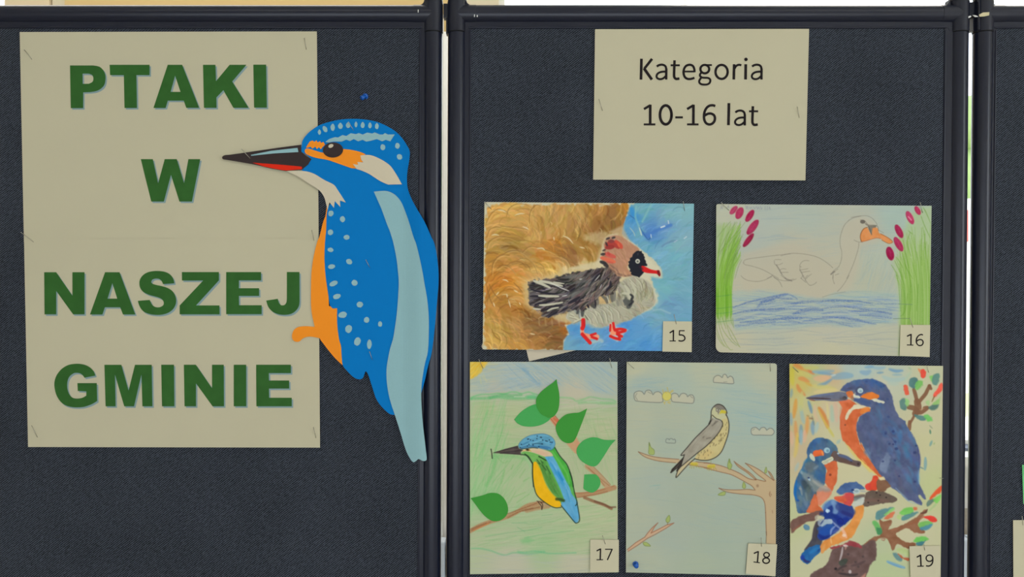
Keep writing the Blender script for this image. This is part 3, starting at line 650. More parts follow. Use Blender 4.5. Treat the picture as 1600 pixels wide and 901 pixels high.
def art_twig_kingfisher():
    A = Art(728, 558, 972, 902, (184, 182, 152), 17)
    R = A.r; full = np.ones((A.H, A.W))
    z1 = zc(730, 560, 6.933); z2 = zc(850, 560, 6.933); z3 = zc(760, 665, 6.933); z4 = zc(820, 690, 6.433); z5 = zc(730, 750, 6.006); z6 = zc(800, 670, 10.01)
    A.img[:] = A.field([(750,600,176,182,160),(800,590,170,178,168),(860,590,168,176,166),(930,590,162,176,168),(900,615,188,178,154),(770,612,184,176,156),(760,640,166,184,130),(800,650,176,182,136),(900,660,172,180,136),(940,680,176,178,136),
        (760,700,160,188,132),(800,720,158,182,130),(920,720,170,178,136),(750,780,150,190,130),(800,760,166,184,136),(850,820,166,182,138),(900,840,166,182,134),(760,830,168,180,138),(850,850,150,182,130),(800,880,184,180,154),(900,880,186,180,152),(950,800,176,182,138),(950,860,180,180,144)])
    A.img = A.img * .72 + np.array((188, 186, 152)) * .28
    # sky
    sk = A.mask([(734,565),(966,565),(966,618),(900,606),(870,600),(800,610),(734,616)], 5)
    A.hatch(sk, 260, (734, 565, 850, 615), -.12, 40, 1.3, [(146,170,176),(152,174,170),(164,180,176)], .45, jit=6)
    A.hatch(sk, 300, (800, 562, 966, 628), .62, 40, 1.3, [(134,164,178),(146,170,176),(158,176,172)], .5, jit=6)
    A.line(z1(600,110,700,200,780,270), (112, 154, 178), 4, .45, 3, grain=.4); A.line(z1(620,130,740,230), (120,160,178), 6, .3, 4, grain=.4)
    A.line(z1(680,150,770,250), (196,190,164), 1.4, .7, 1.2); A.line(z1(720,150,832,270), (192,188,160), 1.4, .6, 1.2)
    A.hatch(A.mask(z1(300,280,500,240,800,200,800,330,300,330), 8), 40, (775, 592, 850, 608), -.3, 34, 1.2, [(140,162,170)], .45)
    A.poly(z1(30,30,240,30,170,120,110,190,30,222), (222, 186, 74), .92, 4, rough=1.5, grain=.15)
    A.hatch(A.mask(z1(30,30,215,30,150,120,100,200,30,220), 3), 70, (733, 564, 762, 592), -.8, 18, 1.6, [(228,176,38),(232,196,80),(222,164,30)], .55)
    for p in [z1(160,190,180,220), z1(175,170,210,250), z1(140,200,150,270), z1(220,110,300,120), z1(200,60,330,60)]:
        A.line(p, (206,196,120), 1.1, .5, 1)
    # meadow
    grs = A.mask([(734,622),(760,616),(800,612),(830,612),(870,618),(915,622),(966,628),(966,700),(960,868),(900,866),(850,866),(800,862),(734,856)], 5)
    A.hatch(grs, 520, (734, 618, 966, 720), -.05, 46, 1.4, [(150,180,122),(138,184,120),(166,186,134),(186,188,150)], .4, jit=7)
    A.hatch(grs, 150, (736, 630, 790, 790), 1.85, 50, 1.7, [(116,184,110),(128,190,120),(146,190,130)], .45, jit=6)
    A.hatch(grs, 220, (736, 700, 845, 800), 2.2, 30, 1.6, [(128,184,114),(140,186,122),(158,188,132)], .42, jit=6)
    A.hatch(grs, 200, (890, 640, 966, 770), 1.3, 26, 1.4, [(150,180,122),(136,178,116),(170,184,134)], .38, jit=6)
    A.hatch(grs, 420, (734, 790, 966, 868), -.12, 50, 1.6, [(132,180,120),(146,184,126),(164,186,134),(186,188,148)], .4, jit=7)
    A.line(z3(100,310,90,420,60,530,0,640), (96, 180, 96), 5, .5, 5, True, grain=.4)
    A.line(z3(130,330,300,330,420,360), (120, 182, 110), 5, .5, 4, True, grain=.4)
    A.line(z3(430,340,480,430), (134, 196, 130), 5, .5, 4, True, grain=.4)
    for p in [z3(110,330,180,400,230,380), z3(200,480,160,620), z3(290,420,270,470), z3(420,470,360,560), z3(400,600,470,560), z3(330,830,460,740), z3(300,770,420,720)]:
        A.line(p, (116,176,98), 1.6, .5, 1.5, True, grain=.4)
    hill = z1(45,440,60,415,140,390,260,385,330,375,400,385,470,362,540,365,590,380,660,362,720,378,790,400)
    A.line(hill, (100, 184, 112), 2.2, .7, 2, True, grain=.3)
    A.line(z1(45,432,200,428,330,415,480,428,640,425,760,425), (84, 178, 106), 5, .55, 3, True, grain=.3)
    A.line(z1(250,425,380,390,480,400,580,395), (76, 170, 96), 5, .5, 3, True, grain=.3)
    A.poly(z1(640,400,720,385,760,410,740,435,650,430), (84, 186, 112), .5, 3)
    A.line(z1(510,412,620,412), (186,194,164), 1.4, .8, 1.2)
    A.line(z2(170,420,300,430,350,460,430,440,500,415,620,435,740,445,780,470), (120, 184, 118), 2.4, .6, 2, True, grain=.3)
    A.line(z2(380,480,500,470,660,480,760,480), (116, 186, 118), 4.5, .5, 3, True, grain=.3)
    A.line(z2(470,468,600,468), (184,190,158), 1.4, .8, 1.2)
    A.line(z5(40,640,120,640,220,660,300,690,360,700,430,680,520,680,640,665,760,685,900,685,1020,680), (104, 178, 126), 2.4, .6, 2, True, grain=.3)
    A.line(z5(480,670,560,690,650,680,720,670), (96,176,122), 4, .45, 3, True, grain=.3)
    for p in [z5(170,530,400,490,560,470,700,440), z5(540,540,700,510,1000,470), z5(700,330,800,320), z5(470,440,540,480), z5(420,400,560,400)]:
        A.line(p, (110,170,116), 1.2, .55, 1.1, True, grain=.3)
    A.poly(z5(500,560,570,530,620,560,580,590,520,590), (110,182,110), .5, 6)
    A.hatch(full, 50, (736, 866, 925, 894), -.02, 60, 1.4, [(160,166,160),(176,178,160)], .35)
    # branches
    br = (176, 122, 82)
    A.line(z5(30,475,120,425,230,385,380,340,480,290,560,240,640,220,720,200), br, 6.5, .85, 1.8, True, grain=.25)
    A.line(z5(560,280,640,260,760,240), br, 8, .75, 2.5, True, grain=.3)
    for p in [z5(40,470,220,390), z5(360,320,560,250,650,215), z5(380,350,500,290,620,260), z5(520,290,680,250), z5(40,455,180,400)]:
        A.line(p, (132, 80, 50), 1.5, .7, 1.3, True, grain=.3)
    A.line(z5(60,470,200,405), (200,128,74), 2.4, .7, 1.5)
    A.line(z4(505,535,600,530,760,500,900,460), br, 7.5, .85, 1.8, True, grain=.25)
    A.line(z4(520,560,700,530,830,500), (152,100,66), 1.4, .7, 1.2, True); A.line(z4(510,515,700,500,900,440), (166,104,66), 1.4, .7, 1.2, True)
    A.line(z4(600,560,700,600,790,630,870,670), (140, 96, 66), 4.6, .9, 1.6, True, grain=.2)
    A.line(z4(700,595,800,630,850,655,910,655), (112, 76, 56), 2.6, .8, 1.4, True, grain=.2)
    A.line(z4(630,245,720,320,790,400,840,460), (186, 140, 100), 9, .85, 2, True, grain=.25)
    for p in [z4(640,260,760,370,850,440), z4(690,250,780,340,860,430), z4(620,250,720,340,800,440)]:
        A.line(p, (160,100,66), 1.2, .6, 1.1, True)
    A.line(z2(90,640,170,740), (214, 128, 90), 10, .85, 1.8, grain=.25); A.line(z2(330,870,400,990), (206,138,98), 8, .85, 1.8, grain=.25)
    A.line(z2(65,640,130,720), (176,86,54), 1.4, .7, 1.2); A.line(z2(120,620,180,690), (176,86,54), 1.4, .7, 1.2); A.line(z2(110,650,150,680), (206,90,56), 4, .6, 2)
    A.line(z4(450,10,520,90), (206,140,98), 9, .8, 2, grain=.25)
    # bird
    OUT = (30, 50, 34)
    back = z6(590,330,670,280,700,350,750,430,850,540,900,650,940,780,960,900) + z4(450,300,480,400,500,500,530,600,500,620,380,640,300,560,200,380,130,220,80,210,60,150,0,120) + z6(140,395,180,350,300,300,480,330)
    A.poly(back, (92, 168, 74), .95, 1.5, tex=8)
    A.poly(z4(130,200,200,190,230,260,290,400,340,480,390,560,380,600,300,560,220,440,160,320), (84, 138, 62), .9, 4, tex=10, grain=.2)
    A.hatch(A.mask(z4(100,150,230,200,390,600,300,570), 3), 120, (835, 712, 884, 786), 1.2, 26, 1.3, [(60,120,50),(110,150,80),(96,170,76),(120,140,70)], .55)
    A.poly(z6(590,330,670,280,700,350,750,430,850,540,900,650,940,780,960,900,860,900,800,700,700,520), (72, 168, 62), .8, 3, tex=6)
    A.line(z6(630,350,700,450,800,600,860,700,900,850), (120,190,90), 2.4, .6, 2, True, grain=.3)
    A.poly(z6(130,380,200,350,300,370,420,420,500,470,440,540,330,540,280,460), (112, 170, 84), .9, 2, tex=8)
    for p in [z6(390,480,440,540), z6(380,520,430,545), z6(420,430,540,490), z6(450,490,480,530), z6(470,560,530,640), z6(540,580,600,700)]:
        A.line(p, (44, 76, 40), 1.8, .7, 1.4, grain=.2)
    A.poly(z4(85,215,120,205,165,290,200,400,260,500,330,570,365,620,355,655,300,658,220,620,130,545,100,460,82,340), (232, 176, 26), 1, 1.4, True, tex=5)
    A.line(z4(120,215,180,330,230,460,310,560), (172, 176, 60), 1.5, .6, 1.4, True)
    blue = z6(500,430,640,420,700,520,800,720,880,880) + z4(430,400,470,520,530,600,550,760,530,810,500,810,450,750,370,640,365,610,400,590,360,480,290,330,230,200,200,150)
    A.poly(blue, (94, 164, 200), .97, 1.6, tex=8)
    for p, c, w in [(z4(260,220,340,340,390,430), (28,130,184), 4.5), (z4(240,170,300,280,400,460), (66,150,196), 4), (z4(330,290,380,380), (20,118,178), 3.4), (z4(380,440,430,560), (92,160,190), 5), (z4(250,180,330,290), (130,184,206), 1.6),
                    (z4(400,400,460,560), (140,184,196), 1.6), (z4(420,600,480,740,510,790), (100,156,184), 7), (z4(470,560,520,620), (110,164,190), 5), (z4(420,480,450,600), (60,140,184), 1.8)]:
        A.line(p, c, w, .6, 2, True, grain=.3)
    A.hatch(A.mask(blue, 2), 90, (850, 715, 906, 816), 1.1, 18, 1.2, [(60,140,186),(130,178,200),(104,164,190)], .5)
    A.line(z4(320,575,360,580,390,590), (52, 72, 34), 4.5, .85, 2, True)
    A.line(z4(0,120,40,150,75,210), OUT, 1.4, .85, 1, True)
    for p in [z4(78,210,80,340,95,460,130,545,220,620,300,660,365,658), z4(365,640,430,720,500,805,520,815,545,800,550,760,530,640,525,610), z6(670,290,750,420,850,540,900,650,940,780,955,900), z4(450,300,480,400,500,510,525,610,510,640), z6(140,400,220,410,280,480,325,550), z6(325,550,320,700,335,900)]:
        A.line(p, OUT, 1.5, .85, 1, True)
    crown = z6(105,270,110,230,170,160,280,100,400,78,500,75,600,110,660,170,675,240,640,310,590,330,480,310,330,280,220,300,130,305)
    A.poly(crown, (96, 156, 178), 1, 1.4, True, tex=8)
    for p, c, w in [(z6(150,240,300,190,400,180), (80,146,180), 2), (z6(320,235,400,225,480,235), (48,84,104), 1.8), (z6(150,290,260,265,400,275,560,310), (52,100,140), 2), (z6(420,270,540,280,600,300), (48,110,160), 2.2), (z6(160,250,260,200), (60,110,140), 1.5),
                    (z6(340,210,460,170), (126,184,200), 1.6), (z6(260,140,460,100,560,110), (110,170,190), 2.4), (z6(600,240,640,200), (70,130,170), 2), (z6(500,200,600,220), (104,170,196), 2.2), (z6(500,250,600,270), (100,150,170), 1.6)]:
        A.line(p, c, w, .7, 1.3, True)
    for x, y in ((395,110),(445,128),(460,130),(245,158),(260,155),(290,170),(480,172),(530,185),(550,190),(585,170),(600,205),(625,207),(145,240),(265,240),(240,265),(330,250),(470,232),(130,290),(390,150),(330,180),(420,275)):
        A.poly(ell(*z6(x, y)[0], .95, .8), (20, 30, 44), .9, .9)
    A.line(smooth_pts(crown, True, 4) + [crown[0]], (44, 88, 120), .9, .5, 1)
    A.poly(z6(160,340,220,310,300,300,400,300,480,320,600,360,640,420,560,425,500,430,420,400,330,370,240,350), (206, 184, 146), 1, 1.3, True, tex=3)
    A.poly(z6(330,340,450,330,560,380,560,415,480,415,380,380), (212, 164, 130), .55, 4)
    A.line(z6(160,345,200,335), (220,160,90), 1.4, .7, 1.2)
    A.line(z6(140,310,240,300,330,290,400,298), (34, 60, 74), 1.6, .8, 1.1, True)
    A.poly(ell(*z6(245,325)[0], 3.4, 1.6, .1), (110, 78, 24), 1, 1.2); A.poly(ell(*z6(240,322)[0], 1.4, 1.1), (24, 20, 16), 1, 1); A.line(z6(270,330,300,345), (200,160,50), 1.2, .7, 1)
    A.line(z6(420,425,530,490), OUT, 1.4, .8, 1)
    A.poly(z3(70,293,200,250,340,215,352,245,395,262,370,285,375,312,300,310,180,300), (78, 68, 64), 1, 1.2, tex=9)
    A.line(z3(100,292,250,262,350,250), (108, 92, 82), 1.2, .6, 1.1); A.line(z3(150,298,280,300,370,310), (50,40,40), 1.1, .7, 1); A.line(z3(80,290,340,218), (46,40,40), 1, .7, 1); A.line(z3(150,290,290,280,390,262), (48,40,42), 1.2, .6, 1)
    A.line(z3(50,252,58,300,63,352), (40, 36, 32), 1.5, .9, 1, True)
    A.line(z5(655,195,690,205,720,205), (60,40,30), 1.2, .8, 1, True); A.line(z5(665,205,695,240,700,275,708,230,690,205), (50,34,26), 1.2, .85, 1, True)
    return A

def art_falcon():
    A = Art(972, 558, 1220, 906, (178, 178, 152), 18)
    R = A.r; full = np.ones((A.H, A.W))
    z1 = zc(975, 560, 6.432); z2 = zc(1095, 560, 6.432); z3 = zc(1035, 620, 6.933); z4 = zc(1100, 680, 7.508); z5 = zc(975, 790, 8.192); z6 = zc(975, 680, 8.193)
    A.img[:] = A.field([(990,575,184,182,150),(1100,575,178,180,152),(1200,580,180,180,152),(1000,600,166,176,158),(1060,600,168,178,158),(1150,620,166,178,160),(1180,660,162,176,160),(1000,650,176,178,150),(1050,650,172,176,150),(1000,700,174,178,150),
        (1040,690,166,174,152),(1150,700,166,176,156),(1200,740,172,178,152),(1020,760,166,174,154),(1080,780,164,172,150),(1140,790,162,172,152),(1000,800,172,176,150),(1050,830,164,172,152),(1120,850,162,172,150),(1180,830,164,172,150),(1000,880,172,176,150),(1100,885,166,174,148)])
    A.hatch(full, 600, (979, 566, 1214, 898), .03, 54, 1.4, [(154,170,162),(160,172,160),(172,174,152),(148,166,162)], .26, jit=4, grain=.7)
    A.hatch(full, 60, (1120, 610, 1210, 690), .1, 50, 1.4, [(128,164,172),(140,168,170)], .4, jit=4)
    A.hatch(full, 30, (985, 590, 1050, 612), -.1, 40, 1.4, [(136,164,170)], .4, jit=4)
    A.hatch(full, 40, (1080, 750, 1200, 830), .3, 40, 1.2, [(134,158,160)], .3, jit=4)
    for p in [z6(380,640,460,640), z6(400,690,450,670), z6(330,650,460,630), z2(480,620,620,670), z2(480,640,600,650)]:
        A.line(p, (136,170,158), 1.2, .5, 1.2)
    PEN = (92, 94, 92)
    def cloud(p, w=1.1, a=.75, f=True):
        q = smooth_pts(p, True, 4)
        if f: A.poly(q, (188, 181, 152), .8, 2)
        A.line(q + [q[0]], PEN, w, a, 1, grain=.15)
    cloud(z1(100,370,110,340,150,325,185,335,203,358,220,325,250,316,275,330,290,362,310,340,345,332,380,355,388,400,380,438,260,438,140,428,110,415))
    cloud(z1(475,400,480,360,510,348,540,360,553,385,570,358,600,348,630,362,638,382,660,365,690,368,705,400,695,445,650,448,560,440,490,432))
    A.line(z1(130,350,115,380,135,415), PEN, 1, .5, 1, True); A.line(z1(240,335,270,350), PEN, 1, .5, 1); A.line(z1(665,375,690,395), PEN, 1, .5, 1)
    cloud(z2(128,235,130,195,160,170,190,172,215,190,225,165,245,157,262,175,270,192,295,176,320,190,330,225,322,252,220,245,150,240))
    cloud(z2(505,725,515,700,550,690,580,710,590,718,605,697,635,690,655,705,662,718,690,700,720,705,738,735,720,765,690,770,600,768,520,765))
    cloud(z1(420,830,425,808,445,805,455,815,465,803,485,805,495,815,510,808,518,830,512,848,470,848,428,845), 1, .7, False)
    A.line(z2(520,720,540,705), PEN, .9, .5, 1); A.line(z2(230,236,262,233), PEN, .9, .5, 1)
    # sun
    A.poly(ell(*z1(430,378)[0], 7, 7), (206, 192, 92), 1, 1.5, grain=.2); A.line(ell(*z1(430,378)[0], 7, 7), (150,134,70), .9, .5, 1)
    for p in [z1(390,310,395,345), z1(415,330,425,345), z1(445,330,435,290), z1(460,340,490,315), z1(465,345,495,325), z1(400,435,410,458), z1(405,440,420,435), z1(440,440,465,450), z1(445,435,470,430)]:
        A.line(p, (192, 168, 84), 1.3, .8, 1)
    # branch & tree
    BR = (190, 162, 122); OL = (126, 84, 58)
    trunk = z6(185,210,260,240,380,270,500,290,700,305) + z6(900,335,1106,355) + z4(60,322,200,355,300,390,420,440,520,500,600,520,500,440,430,385,380,345,352,303,420,345,520,410,600,500,640,520,725,530,640,470,560,400,510,355,485,325,560,355,660,410,740,470,810,522,790,480,752,418,790,450,820,520,845,520,845,1290,732,1290,715,800,690,750,650,715,560,695,420,685,300,668,175,618,250,635,400,635,520,632,600,640,570,600,500,550,420,510,300,455,180,425,0,385) + z6(1000,405,850,380,660,350,450,330,300,290,230,250)
    A.poly(trunk, BR, .9, 1.3)
    for p in [z6(185,210,230,225,300,250,380,272,500,288,700,305), z6(185,210,230,250,300,288,450,328,660,350), z6(920,335,1106,357), z6(830,375,1000,402,1106,420), z4(0,322,60,325,200,355,320,400,420,445,520,505,605,522),
              z4(352,303,400,365,500,430,560,480,605,520,610,510,560,455,480,400,410,350,352,303), z4(485,325,540,375,620,450,725,535,600,510), z4(485,325,560,355,660,410,740,470,815,525), z4(752,418,780,470,815,525,820,510,780,440,752,418),
              z4(0,378,100,405,200,430,320,460,420,510,500,555,560,590,600,640), z4(175,618,260,660,420,685,560,695,650,715,695,750,715,810,722,905), z4(175,618,260,635,400,638,500,632,590,640), z4(722,905,728,1050,732,1170)]:
        A.line(p, OL, 1.1, .75, 1, True)
    A.line(z4(775,660,768,690,778,715), OL, 1.1, .7, 1, True); A.line(z4(785,685,792,700), OL, 1, .6, 1); A.poly(ell(*z4(628,590)[0], 2, 2.4), (140,108,80), .6, 1.5); A.line(z4(800,880,805,910), OL, .9, .5, 1)
    tw = z5(40,560,150,470,265,400,340,300,430,215,400,260,360,330,450,290,560,240,640,220,540,285,400,355,300,410,200,480,60,580)
    A.poly(tw, (200, 160, 124), .9, 1.2)
    for p in [z5(40,560,150,470,265,400,300,350,360,280,435,215,390,270,345,348,460,290,550,242,640,218,530,290,400,365,300,415,180,500,50,582)]:
        A.line(p, (140, 84, 60), 1.1, .8, 1)
    def leaf(p, st=None):
        A.poly(p, (158, 170, 92), .9, 1.1, True, tex=5); q = smooth_pts(p, True, 4); A.line(q + [q[0]], (104, 120, 62), .9, .65, 1)
    leaf(z6(322,90,345,150,385,185,385,240,340,245,315,225,318,170))
    leaf(z4(297,275,312,320,328,350,312,395,290,395,276,350))
    leaf(z4(465,545,488,585,485,615,465,620,450,600))
    leaf(z4(165,695,210,665,250,660,245,695,210,705))
    leaf(z4(728,370,738,410,730,440,710,430))
    leaf(z5(580,120,590,180,565,215,540,200,540,165)); leaf(z5(245,470,290,468,340,512,300,515,260,505))
    A.line(z5(560,210,555,240), (130,100,60), 1, .7, 1); A.line(z6(322,90,330,130), (96,112,60), 1, .7, 1); A.line(z4(297,275,300,320), (96,112,60), 1, .7, 1)
    # feet
    for x, y in ((340,725),(530,750)):
        A.poly(ell(*z3(x, y)[0], 6.5, 3), (204, 184, 62), .9, 2, rough=1)
        for dx in (-45, -25, 0, 30, 55): A.line(z3(x+dx*.5, y, x+dx, y+45+8*math.sin(dx)), (168, 150, 62), 1.1, .75, 1)
    A.line(z3(525,680,525,730), (150,150,90), 1.1, .6, 1)
    A.line(z3(400,770,480,760), (170,150,70), 1, .5, 1)
    # falcon
    OUT = (44, 38, 34)
    belly = z3(350,670,420,680,500,680,580,655,640,600,680,500,710,400,720,300,705,220,690,190,640,230,650,290,620,370,560,440,480,530,400,590,370,625)
    A.poly(belly, (196, 180, 124), 1, 1.2, tex=4)
    A.poly(z3(360,660,500,560,560,600,480,680), (204, 172, 108), .5, 6)
    for i in range(64):
        t = R.rand(); x = 380 + 320 * t; y = 660 - 330 * t ** 1.3 + R.uniform(-90, 60)
        c = A.mask
        px, py = z3(x, y)[0]
        if inside(belly, px, py): A.line([(px, py), (px - .4, py + 1.8)], (104, 88, 60), .9, .7, .9)
    A.poly(z3(540,180,600,130,690,190,700,230,640,240,560,220), (190, 184, 140), 1, 1.2)
    wing = z3(530,210,560,235,610,245,645,270,650,300,620,370,560,445,480,525,380,600,290,675,225,735,208,740,205,690,235,630,200,628,270,540,350,450,430,370,500,300,522,260)
    A.poly(wing, (158, 150, 130), 1, 1.2, tex=7)
    A.hatch(A.mask(wing, 2), 90, (1064, 655, 1130, 728), -.9, 26, 1.3, [(128,120,106),(176,168,144),(140,132,116)], .45)
    for p in [z3(510,290,540,240), z3(480,450,520,440), z3(440,440,450,430), z3(600,260,540,310), z3(580,260,560,290)]:
        A.line(p, (96, 88, 78), 1.6, .6, 1.4)
    A.poly(z3(300,690,350,665,280,740,220,790,150,870,165,790,215,740), (192, 176, 134), 1, 1.2)
    A.poly(z3(235,640,225,680,205,735,215,745,180,780,160,805,148,805,160,770,130,790,85,820,100,780,160,720), (58, 50, 44), 1, 1.2)
    A.line(z3(95,812,150,760,190,700), (120,112,98), 1.6, .5, 1.4, True)
    head = z3(530,210,535,150,555,110,600,80,650,95,680,130,700,165,698,195,685,200,660,230,620,245,560,225)
    A.poly(head, (188, 184, 142), 1, 1.2, True)
    A.poly(z3(560,110,600,78,650,92,680,135,640,140,620,130,590,120), (124, 116, 102), 1, 1.4, True, tex=6)
    A.poly(z3(575,125,600,120,630,140,620,160,605,190,598,165,580,155), (128, 120, 104), .95, 1.2)
    A.poly(ell(*z3(605,138)[0], 2.8, 1.8, .2), (200, 196, 168), 1, 1); A.poly(ell(*z3(606,140)[0], 1.1, .9), (30, 26, 24), 1, .8)
    A.line(z3(585,130,610,125,630,142), OUT, .9, .7, .9, True)
    A.poly(z3(630,150,650,140,690,155,698,175,680,180,640,175,620,185), (196, 180, 62), 1, 1.1, True)
    A.poly(z3(685,165,700,175,698,205,685,200), (118, 110, 96), 1, 1)
    A.line(z3(540,195,580,230,620,245,645,262), OUT, 1.2, .8, 1, True)
    for p in [z3(528,215,530,150,555,105,600,78,655,95,690,140,700,175), z3(690,190,712,240,722,310,712,400,680,500,640,590,580,650,500,682,420,684,350,668), z3(522,255,505,295,430,370,350,450,270,545,200,628,240,625),
              z3(645,262,652,300,620,370,560,445,470,535,380,605,300,670,215,742), z3(350,668,290,720,220,795,148,872,165,800,185,770), z3(235,635,215,690,205,735), z3(200,690,90,818,150,775), z3(528,205,522,260)]:
        A.line(p, OUT, 1.35, .88, 1, True)
    A.line(z3(522,255,505,290), OUT, 2.2, .8, 1)
    A.line(z2(480-0,5,481,6), PEN, .1, 0)
    A.line(zc(1155,830,12.69)(535,0,540,60,530,225), (110, 88, 66), 1.1, .7, 1)
    A.line(zc(1155,830,12.69)(150,540,130,790), (150,152,132), 1.1, .6, 1.2)
    return A

def inside(P, x, y):
    c = False
    for i in range(len(P)):
        ax, ay = P[i]; bx, by = P[(i + 1) % len(P)]
        if (ay > y) != (by > y) and x < (bx - ax) * (y - ay) / (by - ay) + ax: c = not c
    return c

def art_three_kingfishers():
    A = Art(1226, 560, 1482, 922, (194, 187, 150), 19)
    R = A.r
    z1 = zc(1230, 565, 6.931); z2 = zc(1345, 565, 6.933); z3 = zc(1230, 670, 6.931); z4 = zc(1345, 670, 6.933); z5 = zc(1230, 771, 6.931); z6 = zc(1345, 771, 6.933)
    A.img[:] = A.field([(1240,580,190,176,96),(1250,600,196,178,100),(1275,580,176,178,130),(1300,590,196,170,130),(1330,575,170,182,168),(1290,610,196,184,130),(1350,575,170,184,172),(1400,580,180,186,162),(1440,580,190,188,150),
        (1260,630,190,184,130),(1300,640,200,180,146),(1250,660,188,176,130),(1310,655,192,182,150),(1300,680,196,188,146),(1245,700,190,170,134),(1330,720,198,190,148),(1380,600,190,188,160),(1450,650,196,188,148),(1440,700,194,188,142),(1460,760,188,190,136),
        (1245,820,186,188,140),(1260,860,190,188,148),(1300,830,196,188,150),(1370,850,180,186,146),(1380,880,178,188,140),(1350,770,198,190,150),(1420,830,196,188,150),(1410,690,194,188,146)])
    def blob(p, c, a=.85, s=2.5, t=6): A.poly(p, c, a, s, True, rough=.8, tex=t)
    def dab(p, c, w, a=.75, s=2.4, tp=.5): A.line(p, c, w, a, s, True, tp)
    # sky washes upper left
    for p, c, w in [(z1(70,40,110,40,160,70), (208,128,64), 6), (z1(100,60,200,90,290,130), (210,144,74), 5), (z1(230,90,280,125), (206,120,70), 4), (z1(130,180,170,185,230,215), (212,134,74), 7), (z1(200,225,270,260), (206,160,70), 4),
                    (z1(110,250,130,300,190,360), (208,128,70), 6), (z1(95,410,85,500,70,600), (214,144,58), 6.5), (z1(90,650,95,760,110,850), (210,144,80), 6), (z1(120,800,100,900), (216,170,70), 4.5),
                    (z1(220,600,215,700,200,800), (214,146,78), 6), (z1(345,500,380,560,420,640,440,710), (206,118,48), 8), (z1(340,520,400,640,460,740,500,800), (204,186,80), 3), (z1(300,180,380,180,440,175), (216,168,128), 10),
                    (z1(280,110,380,110,500,100), (128,162,176), 6), (z1(340,120,440,130,500,140), (112,150,174), 4), (z1(500,170,600,150,700,150), (124,160,178), 11), (z1(330,255,400,240,480,190), (106,148,176), 5), (z1(480,150,520,140), (200,210,200), 2.4),
                    (z1(50,300,40,380), (128,156,160), 5), (z1(40,560,45,680), (132,160,170), 5), (z1(230,430,250,490,265,550), (94,134,166), 5), (z1(280,650,275,700,280,780), (110,148,176), 6.5), (z1(150,690,150,760,145,860), (112,144,158), 6),
                    (z1(145,480,165,600,180,660), (150,176,168), 6), (z1(330,660,310,760), (158,184,180), 6), (z1(480,480,490,580,490,640), (164,186,160), 7), (z1(520,440,530,560,535,640), (206,170,142), 7), (z1(190,750,180,860), (214,164,140), 7), (z1(40,760,50,880), (210,166,132), 6),
                    (z1(60,60,50,150,60,240), (198,184,64), 8), (z1(110,120,180,130,260,160), (196,186,104), 7), (z1(280,260,400,280,520,300), (202,190,112), 8), (z1(160,330,150,430,150,520), (194,188,116), 7), (z1(190,70,330,60), (190,186,104), 6),
                    (z1(300,470,300,560,330,640), (206,174,140), 5), (z1(270,590,290,680), (110,116,100), 1.4), (z1(300,330,420,310,540,310), (210,190,130), 7), (z1(430,450,440,550,440,620), (206,196,132), 4), (z1(450,720,500,810), (196,186,100), 4),
                    (z1(570,850,540,880), (150,178,170), 5), (z1(120,820,130,870), (92,120,100), 1.6), (z1(240,610,275,615), (118,84,54), 2), (z1(215,580,235,590), (150,120,60), 1.6),
                    (z3(110,50,100,200,80,300), (208,182,96), 6), (z3(150,20,150,160), (148,176,176), 6), (z3(60,300,50,420), (198,176,140), 6), (z3(200,60,190,130), (204,170,130), 5), (z3(120,370,90,450), (160,178,170), 5), (z3(60,40,50,180), (206,170,136), 5)]:
        dab(p, c, w, .72, 3)
    for p, c, w in [(z2(0,110,60,120,100,100), (124,158,178), 8), (z2(120,60,200,70,260,60), (140,172,182), 6), (z2(180,120,240,115), (92,140,172), 3), (z2(310,80,380,100,450,95), (96,142,178), 5), (z2(350,140,440,140), (128,162,176), 3), (z2(240,160,340,200,480,180), (160,184,176), 8),
                    (z2(50,60,130,50), (116,156,180), 5), (z2(520,60,540,80), (150,176,140), 3), (z2(480,200,540,110), (170,188,160), 5), (z2(300,230,400,240), (174,188,168), 7)]:
        dab(p, c, w, .7, 3)
    for p, c, w in [(z2(745,690,775,720), (130,140,110), 1.5), (z2(750,740,755,775), (84,130,104), 2.4), (z4(750,10,755,50), (86,130,100), 2), (z4(770,130,750,180), (118,156,148), 4), (z4(700,310,700,380,695,440), (120,158,160), 5), (z4(640,410,680,430), (100,134,134), 2), (z4(800,150,790,165), (150,170,110), 2)]:
        dab(p, c, w, .8, 1.8)
    # pale yellow along the big bird's breast
    dab(z3(640,140,700,230,760,300,840,380,900,450), (212, 188, 98), 7, .75, 3, .3)
    dab(z4(0,330,80,400,180,480,250,530), (222, 194, 102), 7, .8, 3, .3)
    # upper right sprig
    BR = (128, 88, 62)
    for p, w in [(z2(745,260,720,310,700,350,650,410,620,450), 6), (z2(575,300,590,350,610,430), 6), (z2(520,490,570,500,610,520), 8), (z2(690,500,720,500,650,550,600,540), 6), (z2(610,430,620,500,590,560), 11), (z2(590,560,560,620,530,670), 4), (z2(530,650,525,730), 6), (z2(740,260,760,290), 5)]:
        dab(p, BR, w, .92, 1.5, .1)
    dab(z2(640,520,690,500), (176,130,90), 1.6, .7, 1.5)
